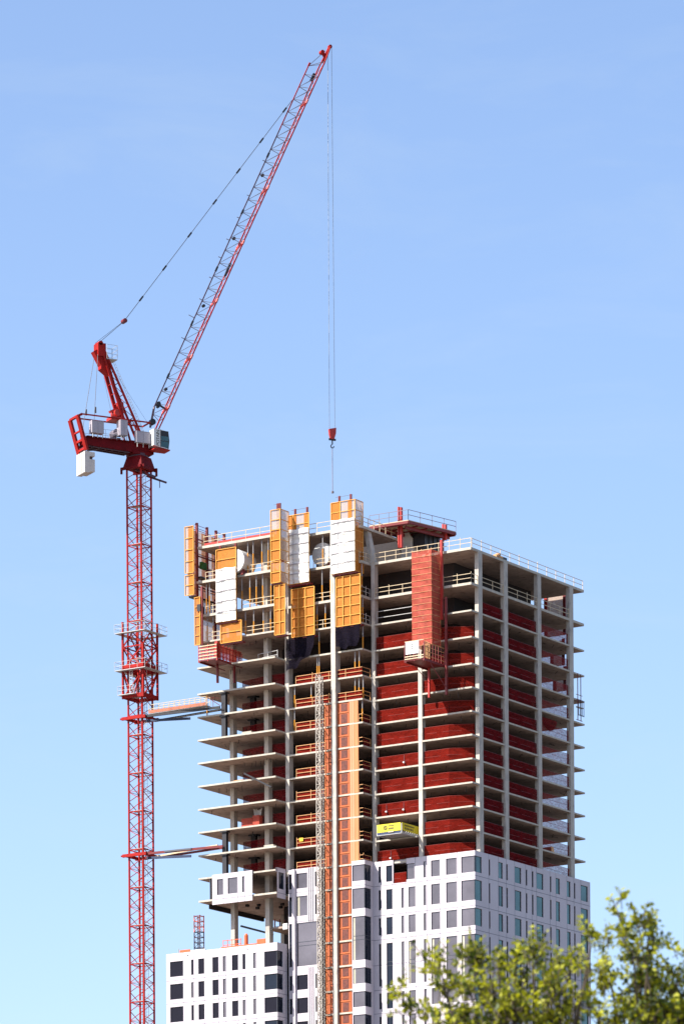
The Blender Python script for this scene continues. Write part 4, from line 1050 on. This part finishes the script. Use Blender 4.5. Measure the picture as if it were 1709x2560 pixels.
# pendants
PT = J(-5.7,0,177.1); SH = J(-2.02,0,180.4); JA = JJ(51.2,0,HH+0.1)
b = MB(); b.bar(SH,JA,0.07); b.build('pendant_line', 'cable', C)
MB().bar(PT+JT*0.5,SH+JT*0.35,0.045).bar(PT-JT*0.5-JD*0.3,SH-JT*0.35,0.045).bar(PT+JT*0.15,SH,0.03).build('luffing_ropes', 'cable', C)
b = MB().cyl(SH-JT*0.4,SH+JT*0.4,0.3,12); b.bar(SH-JT*0.45,SH+JT*0.45,0.3,0.4); b.build('pulley_block', 'steel_red', C)
dv = (JA-SH)
for f0 in (0.10,0.237,0.386,0.535,0.676,0.815,0.955):
    p = SH+dv*f0; MB().bar(p-dv.normalized()*0.42,p+dv.normalized()*0.42,0.2).build('turnbuckle', 'black_steel', C)
b = MB()
for (t, r) in ((-0.9,-8.2),(0.9,-7.3)): b.bar(J(-6.1,t*0.6,175.4),J(r+0.3,t,164.5),0.05)
b.bar(J(-5.2,0.4,172.5),J(-4.3,0.6,168.2),0.025).bar(J(-4.2,0.3,174.3),J(1.2,0,167.6),0.02)
b.build('back_stay', 'cable', C)
for (t, r) in ((-0.9,-8.0),(0.9,-7.1)):
    p = J(-6.1,t*0.6,175.4)*0.32+J(r+0.3,t,164.5)*0.68; MB().bar(p+Vector((0,0,0.4)),p-Vector((0,0,0.4)),0.14).build('turnbuckle', 'black_steel', C)
# hoist rope, hook, chain
tip = JJ(LEN,0,0); HB = Vector((tip.x, tip.y, 170.0))
b = MB(); b.bar(tip+JD*0.25,HB+JD*0.4+Vector((0,0,0.2)),0.045); b.bar(JJ(LEN-1.2,0,-0.2),HB-JD*0.42,0.045)
b.build('hoist_rope', 'rope', C)
hb = MB()
pr = [(-0.5,-0.1),(0.5,0.15),(0.46,-0.6),(0.22,-1.35),(-0.22,-1.45),(-0.42,-0.8)]
n = len(pr); 
for t in (-0.22,0.22): hb.v += [tuple(HB+JD*r*1.0+JT*t+Vector((0,0,z_))) for r, z_ in pr]
hb.f += [tuple(range(n)), tuple(reversed(range(n,2*n)))] + [(i,(i+1)%n,n+(i+1)%n,n+i) for i in range(n)]
hbo = hb.build('hook_block', 'steel_bright_red', C)
MB().bar(HB+Vector((0,0,-1.45))-JD*0.5,HB+Vector((0,0,-1.45))+JD*0.5,0.2,0.25).cyl(HB+Vector((0,0,-1.4)),HB+Vector((0,0,-2.1)),0.09,8).build('swivel', 'black_steel', hbo)
b = MB(); pc = HB+Vector((0,0,-2.35))
for k in range(9):
    a0, a1 = R(110+k*32), R(110+(k+1)*32)
    if k < 8: b.bar(pc+JD*0.22*math.cos(a0)+Vector((0,0,0.24*math.sin(a0))), pc+JD*0.22*math.cos(a1)+Vector((0,0,0.24*math.sin(a1))), 0.11)
b.build('hook', 'black_steel', hbo)
MB().bar(HB+Vector((0,0,-2.7)),HB+Vector((0,0,-8.4)),0.07).cyl(HB+Vector((0,0,-8.4)),HB+Vector((0,0,-8.65)),0.18,8).build('chain', 'jib_grey', C)

# ------------------------------------------------------------------ mast tie frames
def tie(zt, zb, label, catwalk):
    o = thing('mast_tie', (MCX+5,MCY,zt), label, 'steel tie', 'steel ties between crane mast and tower')
    q = 1.45
    b = MB()
    for s in (-1,1): b.box(MCX-q-0.5,MCX+q+0.4,MCY+s*q-0.12,MCY+s*q+0.12,zt-0.2,zt+0.2).box(MCX+s*q-0.12,MCX+s*q+0.12,MCY-q+0.12,MCY+q-0.12,zt-0.18,zt+0.18)
    b.bar((MCX-q-0.75,MCY-q,zt),(MCX-q-0.5,MCY-q,zt),0.2,0.2)
    b.build('collar', 'crane_red', o)
    b = MB()
    b.bar((MCX+q,MCY-1.2,zt),(-35.3,-4.9 if catwalk else -4.4,zt+0.1),0.22,0.3)
    b.bar((MCX+q,MCY+1.2,zt-0.2),(-35.3,-4.0,zt+0.0),0.2,0.26)
    b.build('strut', 'black_steel' if catwalk else 'steel_red', o)
    MB().bar((MCX+q-0.3,MCY-0.4,zt-0.4),(MCX+7.2,-3.9,zt-0.55),0.22,0.3).build('diagonal_strut', 'blue_steel', o)
    if not catwalk:
        MB().bar((MCX+q,MCY+0.9,zt-0.1),(-36.2,-4.3,zt+0.35),0.16,0.2).build('strut', 'rail_cream', o)
        MB().bar((MCX+q+3,MCY-1.0,zt+0.02),(MCX+q+7,MCY-0.6,zt+0.03),0.26,0.2).build('clamp', 'cable', o)
tie(128.35, 0, 'upper dark steel tie from the crane mast to the tower', True)
tie(110.35, 0, 'lower steel tie from the crane mast to the tower, without a walkway', False)
tie(86.9, 0, 'lowest steel tie at the foot of the picture beside the low block', False)
o = thing('catwalk', (-41,-5.2,128.7), 'cream and orange railed walkway between crane mast and tower', 'walkway')
MB().bar((-46.0,-5.3,128.7),(-36.9,-5.3,128.75),1.0,0.08).build('walkway_deck', 'galvanised', o)
b = MB()
for y in (-5.8,-4.8):
    for h in (0.6,1.15): b.bar((-46.0,y,128.7+h),(-36.9,y,128.75+h),0.06)
    for k in range(12): x = -46+9.1*k/11; b.bar((x,y,128.7),(x,y,129.9),0.05)
b.build('handrail', 'rail_cream', o)
MB().box(-46.0,-36.9,-5.84,-5.82,128.75,129.15).build('side_net', 'catwalk_net', o)
MB().bar((-36.9,-5.3,129.8),(-35.4,-4.6,128.7),0.07).bar((-37.2,-5.8,129.9),(-35.6,-4.6,129.7),0.05).bar((-36.3,-5.0,128.6),(-36.3,-5.0,129.8),0.05).build('bracket', 'steel_red', o)
tag(MB().cyl((-37.8,-4.2,127.8),(-37.8,-4.2,129.4),0.08,8).cyl((-37.8,-4.2,129.4),(-37.8,-4.2,130.5),0.05,8).build('shoring_prop', 'prop_yellow'), 'single yellow prop at the left wing tip beside the walkway', 'prop', 'yellow shoring props under the upper slabs')
for (zb_, zt_, nm) in ((127.74,130.5,'just above the upper crane tie'),(124.73,127.5,'just below the upper crane tie'),(109.68,112.45,'just above the lower crane tie'),(106.68,109.45,'just below the lower crane tie')):
    o = thing('steel_post', (-35.25,-3.9,zb_), f'thick black steel post between slabs {nm}', 'post', 'black steel posts behind the crane ties')
    MB().box(-35.6,-34.95,-4.15,-3.65,zb_,zt_-0.15).build('shaft', 'black_steel', o)
    MB().box(-35.8,-34.75,-4.35,-3.5,zt_-0.15,zt_).build('head_plate', 'black_steel', o)
    o = thing('steel_post', (-33.4,0.2,zb_), f'black steel post deeper inside the left wing {nm}', 'post', 'black steel posts behind the crane ties')
    MB().box(-33.9,-33.2,0.0,0.5,zb_,zt_-0.2).build('shaft', 'black_steel', o)
    MB().box(-34.2,-32.9,-0.2,0.7,zt_-0.2,zt_).build('head_plate', 'black_steel', o)
tag(MB().bar((-31.75,-4.62,119.5),(-27.5,-4.66,117.25),0.2,0.2).build('brace_pole', 'black_steel'), 'black diagonal pole sticking out across a left wing slab', 'pole')

# ------------------------------------------------------------------ things on the low block and terrace
o = thing('lattice_tower', (-42.6,1.0,96.5), 'small orange and dark lattice mast standing on the low block roof', 'mast')
x0,y0,w = -43.4,0.6,0.9
for (za,zb_,m) in ((96.5,100.7,'crane_navy'),(100.7,102.9,'orange_plastic')):
    b = MB()
    for dx in (0,w):
        for dy in (0,w): b.box(x0+dx-0.05,x0+dx+0.05,y0+dy-0.05,y0+dy+0.05,za,zb_)
    z = za
    while z < zb_+0.01:
        for d in (0,w): b.bar((x0,y0+d,z),(x0+w,y0+d,z),0.07); b.bar((x0+d,y0,z),(x0+d,y0+w,z),0.07)
        if z+0.7 < zb_+0.01: b.bar((x0,y0,z),(x0,y0+w,z+0.7),0.04); b.bar((x0+w,y0+w,z),(x0,y0+w,z+0.7),0.04)
        z += 0.7
    b.build('lattice', m, o)
o = thing('roof_barrier', (-41.8,-3.8,97.0), 'low coral and white barrier at the left end of the low roof', 'barrier')
MB().box(-42.6,-41.0,-3.9,-3.8,97.15,97.65).build('net', 'orange_plastic', o); MB().box(-40.9,-38.6,-3.9,-3.7,97.1,97.5).build('boards', 'sign_white', o); MB().box(-42.8,-42.75,-3.95,-3.85,96.5,97.9).build('post', 'galvanised', o)
tag(MB().box(-36.0,-30.0,-4.0,-3.9,96.5,97.45).build('orange_net', 'orange_plastic'), 'orange net lying along the roof edge of the low block', 'net')
o = thing('terrace_fence', (-35.5,-2.6,96.5), 'orange open fence around the left terrace column', 'fence')
b = MB()
for h in (0.7,1.3,1.9): b.bar((-36.6,-2.6,96.6+h),(-33.8,-2.6,96.6+h),0.07)
for k in range(5): b.bar((-36.6+k*0.7,-2.6,96.5),(-36.6+k*0.7,-2.6,98.6),0.06)
b.build('fence_frame', 'orange_plastic', o)
MB().bar((-36.6,-2.55,97.2),(-33.8,-2.55,97.2),0.03,0.6).build('fence_net', 'net_chute', o)
tag(MB().cyl((-33.1,-2.4,96.5),(-33.1,-2.4,98.9),0.26,14).cyl((-33.1,-2.4,98.9),(-33.1,-2.4,99.15),0.26,14,0.12).build('drum', 'orange_plastic'), 'tall bright orange drum right of the left terrace column', 'drum')
tag(MB().box(-30.9,-29.6,-3.2,-3.1,96.5,98.1).build('orange_sheet', 'orange_plastic'), 'orange sheet left of the right terrace column', 'sheet')
tag(MB().bar((-34.9,-1,100.5),(-30.8,0.5,99.2),0.24,0.24).build('brace_pole', 'black_steel'), 'dark sloping pole under the overhang between terrace columns', 'pole')
MBc = MB()
for k in range(9): MBc.box(-31+0.45*k,-30.85+0.45*k,1+0.5*k,1.1+0.5*k,99.76,101.3)
for h in (0.6,1.2): MBc.bar((-31,1,99.76+h),(-27.2,5,99.76+h),0.05)
tag(MBc.build('guard_rail', 'steel_red'), 'red rail on the small slab under the left wing overhang', 'guard rail')
MB().box(-27.5,-26.8,-2.2,-2.0,99.2,99.95).build('slab_end', 'sign_white', T)
# loose things seen on the slabs
tag(MB().box(-25.0,-24.4,-2.02,-1.98,110.35,110.8).build('yellow_bag', 'yellow_plastic'), 'small yellow bag hung on the rail above the cladding', 'bag')
o = thing('debris_bin', (-31,-3.6,112.7), 'dusty red netted bin with a pale ragged load on a left wing slab', 'bin')
MB().box(-33.6,-31.9,-2.6,-2.5,112.7,114.1).build('net_side', 'net_chute', o); MB().box(-31.7,-30.7,-2.8,-2.0,112.7,114.3).build('bin_body', 'net_chute', o)
b = MB()
for k in range(7): b.bar((-31.6+k*0.14,-2.4,114.2),(-31.75+k*0.2,-2.4,115.0+0.3*random.random()),0.06)
b.build('load', 'tarp', o)
for i, (x, z, w_) in enumerate(((-13.0,115.75,'upper'),(-11.8,103.8,'lower'))):
    pass
for (x, k, nm) in ((-13.0,11,'a little right of the inner corner column'),(-10.4,11,'left of the bright white column'),(-10.3,9,'left of the bright white column'),(-12.4,13,'above the gap in the cladding')):
    z = LV[k]
    o = thing('work_lamp', (x,0.1,z+0.55), f'small white lamp, {storey_name(z)} storey up, {nm}', 'lamp', 'small white lamps on the red nets')
    MB().cyl((x,0.16,z+0.55),(x,-0.02,z+0.55),0.13,12,0.1).build('lamp_head', 'sign_white', o); MB().bar((x,0.18,z+0.55),(x,0.18,z+1.5),0.03).build('lamp_bracket', 'cable', o)
for (x, y, z, nm, m_, h_) in ((-31.8,-3.6,124.73,'grey block stack between left wing columns, third slab under the red platform','slab_edge',0.35),(-28.6,-3.4,109.68,'pale block on the left wing slab end above the cladding','slab_edge',0.4),
                         (-33.2,-3.5,118.72,'timber bundle on a left wing slab under the crane walkway','rail_orange',0.25),(-4.6,12.0,109.68,'dark crates on the right face slab near the cladding','black_steel',0.8),(-0.9,20.2,109.68,'orange crates in the far bay of the right face','rail_orange',0.7)):
    o = thing('material_stack', (x,y,z), nm, 'stack')
    for q in range(3): MB().box(x-0.8+q*0.03,x+0.8-q*0.05,y-0.3,y+0.3,z+q*h_/3,z+(q+1)*h_/3-0.02).build('layer', m_, o)
# timber and gear on the roof edge of the right face
o = thing('timber_stack', (0.0,7.6,145.4), 'small stack of timber and gear at the edge of the main roof deck', 'stack')
b = MB()
for k in range(5): b.box(-0.6,-0.1,6.4+k*0.32,6.65+k*0.32,145.4+0.1*(k%2),145.75+0.14*k*(k<3))
b.build('planks', 'rail_orange', o); MB().box(-0.6,-0.1,8.1,9.0,145.4,145.75).build('bundle', 'black_steel', o)
o = thing('edge_scaffold', (0.4,27,129), 'narrow dark scaffold clinging to the rear corner of the right face', 'scaffold')
b = MB()
for y in (26.2,27.0): b.bar((0.25,y,127.8),(0.25,y,134),0.08)
for z in (127.9,129.6,130.6,131.2): b.bar((0.25,25.8,z),(0.25,27.4,z),0.06)
b.build('standards', 'steel_red', o); MB().box(0.1,0.5,26.0,27.4,129.5,129.6).build('deck', 'galvanised', o)
b = MB()
for k in range(4): b.bar((0.5,26.0+k*0.45,128.4),(0.5,26.0+k*0.45,130.5),0.06)
b.bar((0.5,26.0,130.4),(0.5,27.4,130.4),0.06).bar((0.5,26.0,128.5),(0.5,27.4,128.5),0.08); b.build('rail', 'black_steel', o)
tag(MB().grid(lambda u,v: (-0.2+0.1*math.sin(u*3.14),17.5+4*u,124.9+1.6+0.4*v-1.2*math.sin(u*3.14)*(1-v)),14,4).build('sagging_net', 'net_red_shaded'), 'red net sagging in a half round in the far bay of the right face', 'net')

# ------------------------------------------------------------------ trees
fwd = Vector((-math.sin(TH), math.cos(TH), 0)); rgt = Vector((math.cos(TH), math.sin(TH), 0))
def tree(label, depth, px, crown, seed, trunk_px):
    """crown: list of clumps (px offset in m to the right of the view axis at this depth, extra depth, z, radius, density)"""
    rnd = random.Random(seed)
    def at(x, d, z): return Vector((307.97,-503.54,0)) + rgt*x + fwd*(depth+d) + Vector((0,0,z))
    base = at(trunk_px, 0.5, 0)
    o = thing('tree', base, label, 'tree', 'trees in the foreground')
    tr = MB()
    top = at(trunk_px+0.1, 0.4, 6.4)
    tr.cyl(base, at(trunk_px+0.05,0.4,3.2), 0.24, 10, 0.18).cyl(at(trunk_px+0.05,0.4,3.2), top, 0.18, 10, 0.12)
    lv = []; lf = []; dk = []; 
    for (x, d, z, r, n, dark) in crown:
        c = at(x, d, z)
        # limb
        midp = top.lerp(c, 0.55) + Vector((rnd.uniform(-.2,.2), rnd.uniform(-.2,.2), -0.15))
        if r > 0.12:
            tr.cyl(top, midp, 0.05, 6, 0.028, caps=False).cyl(midp, c+Vector((0,0,r*0.6)), 0.028, 6, 0.008, caps=False)
        # twigs with leaves along them
        nt_ = max(3, int(n/8))
        for _ in range(nt_):
            a = Vector((rnd.gauss(0,1), rnd.gauss(0,1), rnd.gauss(0.15,1))).normalized()*r*rnd.uniform(0.1,1.0)
            tdir = (a + Vector((0,0,rnd.uniform(0.0,0.5)*r)) + Vector((rnd.gauss(0,.4),rnd.gauss(0,.4),rnd.gauss(0.2,.4)))*r).normalized()
            L = rnd.uniform(0.09,0.24)
            s0 = c + a
            side = tdir.cross(Vector((rnd.gauss(0,1),rnd.gauss(0,1),rnd.gauss(0,1)))).normalized()
            tr.bar(s0 - tdir*0.1, s0 + tdir*L*0.9, 0.007)
            for k in range(8):
                f = k/7; p = s0 + tdir*L*f
                ld_ = (side*(1 if k%2 else -1) + tdir*0.6 + Vector((rnd.gauss(0,.35),rnd.gauss(0,.35),rnd.gauss(-.1,.35)))).normalized()
                ll = rnd.uniform(0.06,0.11)*(1-0.3*f); wv = ld_.cross(Vector((rnd.gauss(0,1),rnd.gauss(0,1),rnd.gauss(0,1)))).normalized()*ll*0.30
                b_ = len(lv)
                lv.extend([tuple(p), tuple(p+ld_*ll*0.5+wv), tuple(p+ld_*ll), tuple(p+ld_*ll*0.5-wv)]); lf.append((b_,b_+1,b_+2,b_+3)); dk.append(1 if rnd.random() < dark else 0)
    tr.build('trunk', 'bark', o)
    me = bpy.data.meshes.new('crown'); me.from_pydata([tuple(Vector(v)-Vector(o.location)) for v in lv], [], lf); me.update()
    me.materials.append(M['leaf']); me.materials.append(M['leaf_dark'])
    me.polygons.foreach_set('material_index', dk)
    cr = bpy.data.objects.new('crown', me); col.objects.link(cr); cr.parent = o
DT = 50.0
K_ = DT/11644.4
def pz(px, py): return ((px-854.5)*K_ + (4205-py)*K_*0.00605, (4205-py-30)*K_+1.7)
def clumps(lst, rnd):
    out = []
    for (px, py, rp, n, dark) in lst:
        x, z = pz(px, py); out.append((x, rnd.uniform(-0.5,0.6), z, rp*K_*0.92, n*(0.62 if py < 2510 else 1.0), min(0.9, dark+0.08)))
    return out
rn = random.Random(3)
L1_ = [(1000,2440,26,110,.2),(1022,2478,30,150,.3),(1058,2350,12,36,.1),(1090,2400,38,170,.2),(1110,2440,40,200,.25),(1180,2340,34,190,.3),(1195,2370,42,260,.35),
       (1250,2400,44,220,.3),(1290,2360,36,170,.25),(1330,2380,40,170,.3),(1310,2430,50,300,.3),(1170,2450,46,260,.25),(1230,2470,56,340,.25),(1370,2470,56,340,.3),(1400,2400,44,230,.25),
       (1435,2370,40,170,.15),(1475,2350,36,110,.15),(1150,2520,56,300,.25),(1060,2500,26,60,.1),(1280,2520,70,480,.25),(1380,2540,70,480,.25),(1450,2480,52,190,.2),(1210,2560,60,380,.2),(1470,2420,40,110,.15),(1340,2330,22,60,.2),(1090,2545,34,80,.2),(1500,2440,30,60,.1),(1100,2380,24,60,.1)]
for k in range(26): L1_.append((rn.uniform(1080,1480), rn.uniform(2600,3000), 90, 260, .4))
tree('low spreading leafy tree across the bottom right, in front of the tower', DT, 0, clumps(L1_, rn), 11, pz(1260,2500)[0])
L2_ = [(1545,2235,10,30,.05),(1540,2262,20,60,.1),(1565,2280,28,100,.2),(1600,2270,22,70,.1),(1590,2300,34,130,.25),(1560,2320,30,110,.25),(1620,2320,32,90,.3),(1640,2345,24,60,.5),(1600,2350,40,160,.3),
       (1575,2380,38,150,.25),(1510,2345,26,70,.1),(1530,2400,34,110,.15),(1610,2400,44,190,.4),(1640,2420,50,260,.4),(1680,2450,56,360,.3),(1620,2470,56,360,.35),(1590,2430,36,150,.3),(1520,2460,36,100,.15),
       (1700,2400,34,100,.25),(1700,2340,18,30,.1),(1560,2500,44,130,.2),(1650,2520,74,560,.4),(1600,2555,60,340,.35),(1700,2530,60,420,.4),(1530,2545,40,110,.2),(1490,2520,36,70,.15),(1500,2395,26,70,.1)]
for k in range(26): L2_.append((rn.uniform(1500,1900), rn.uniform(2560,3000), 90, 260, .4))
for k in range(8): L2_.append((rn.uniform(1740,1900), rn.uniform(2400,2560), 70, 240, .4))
tree('taller tree with open feathery twigs at the right edge', DT, 0, clumps(L2_, rn), 23, pz(1640,2500)[0])
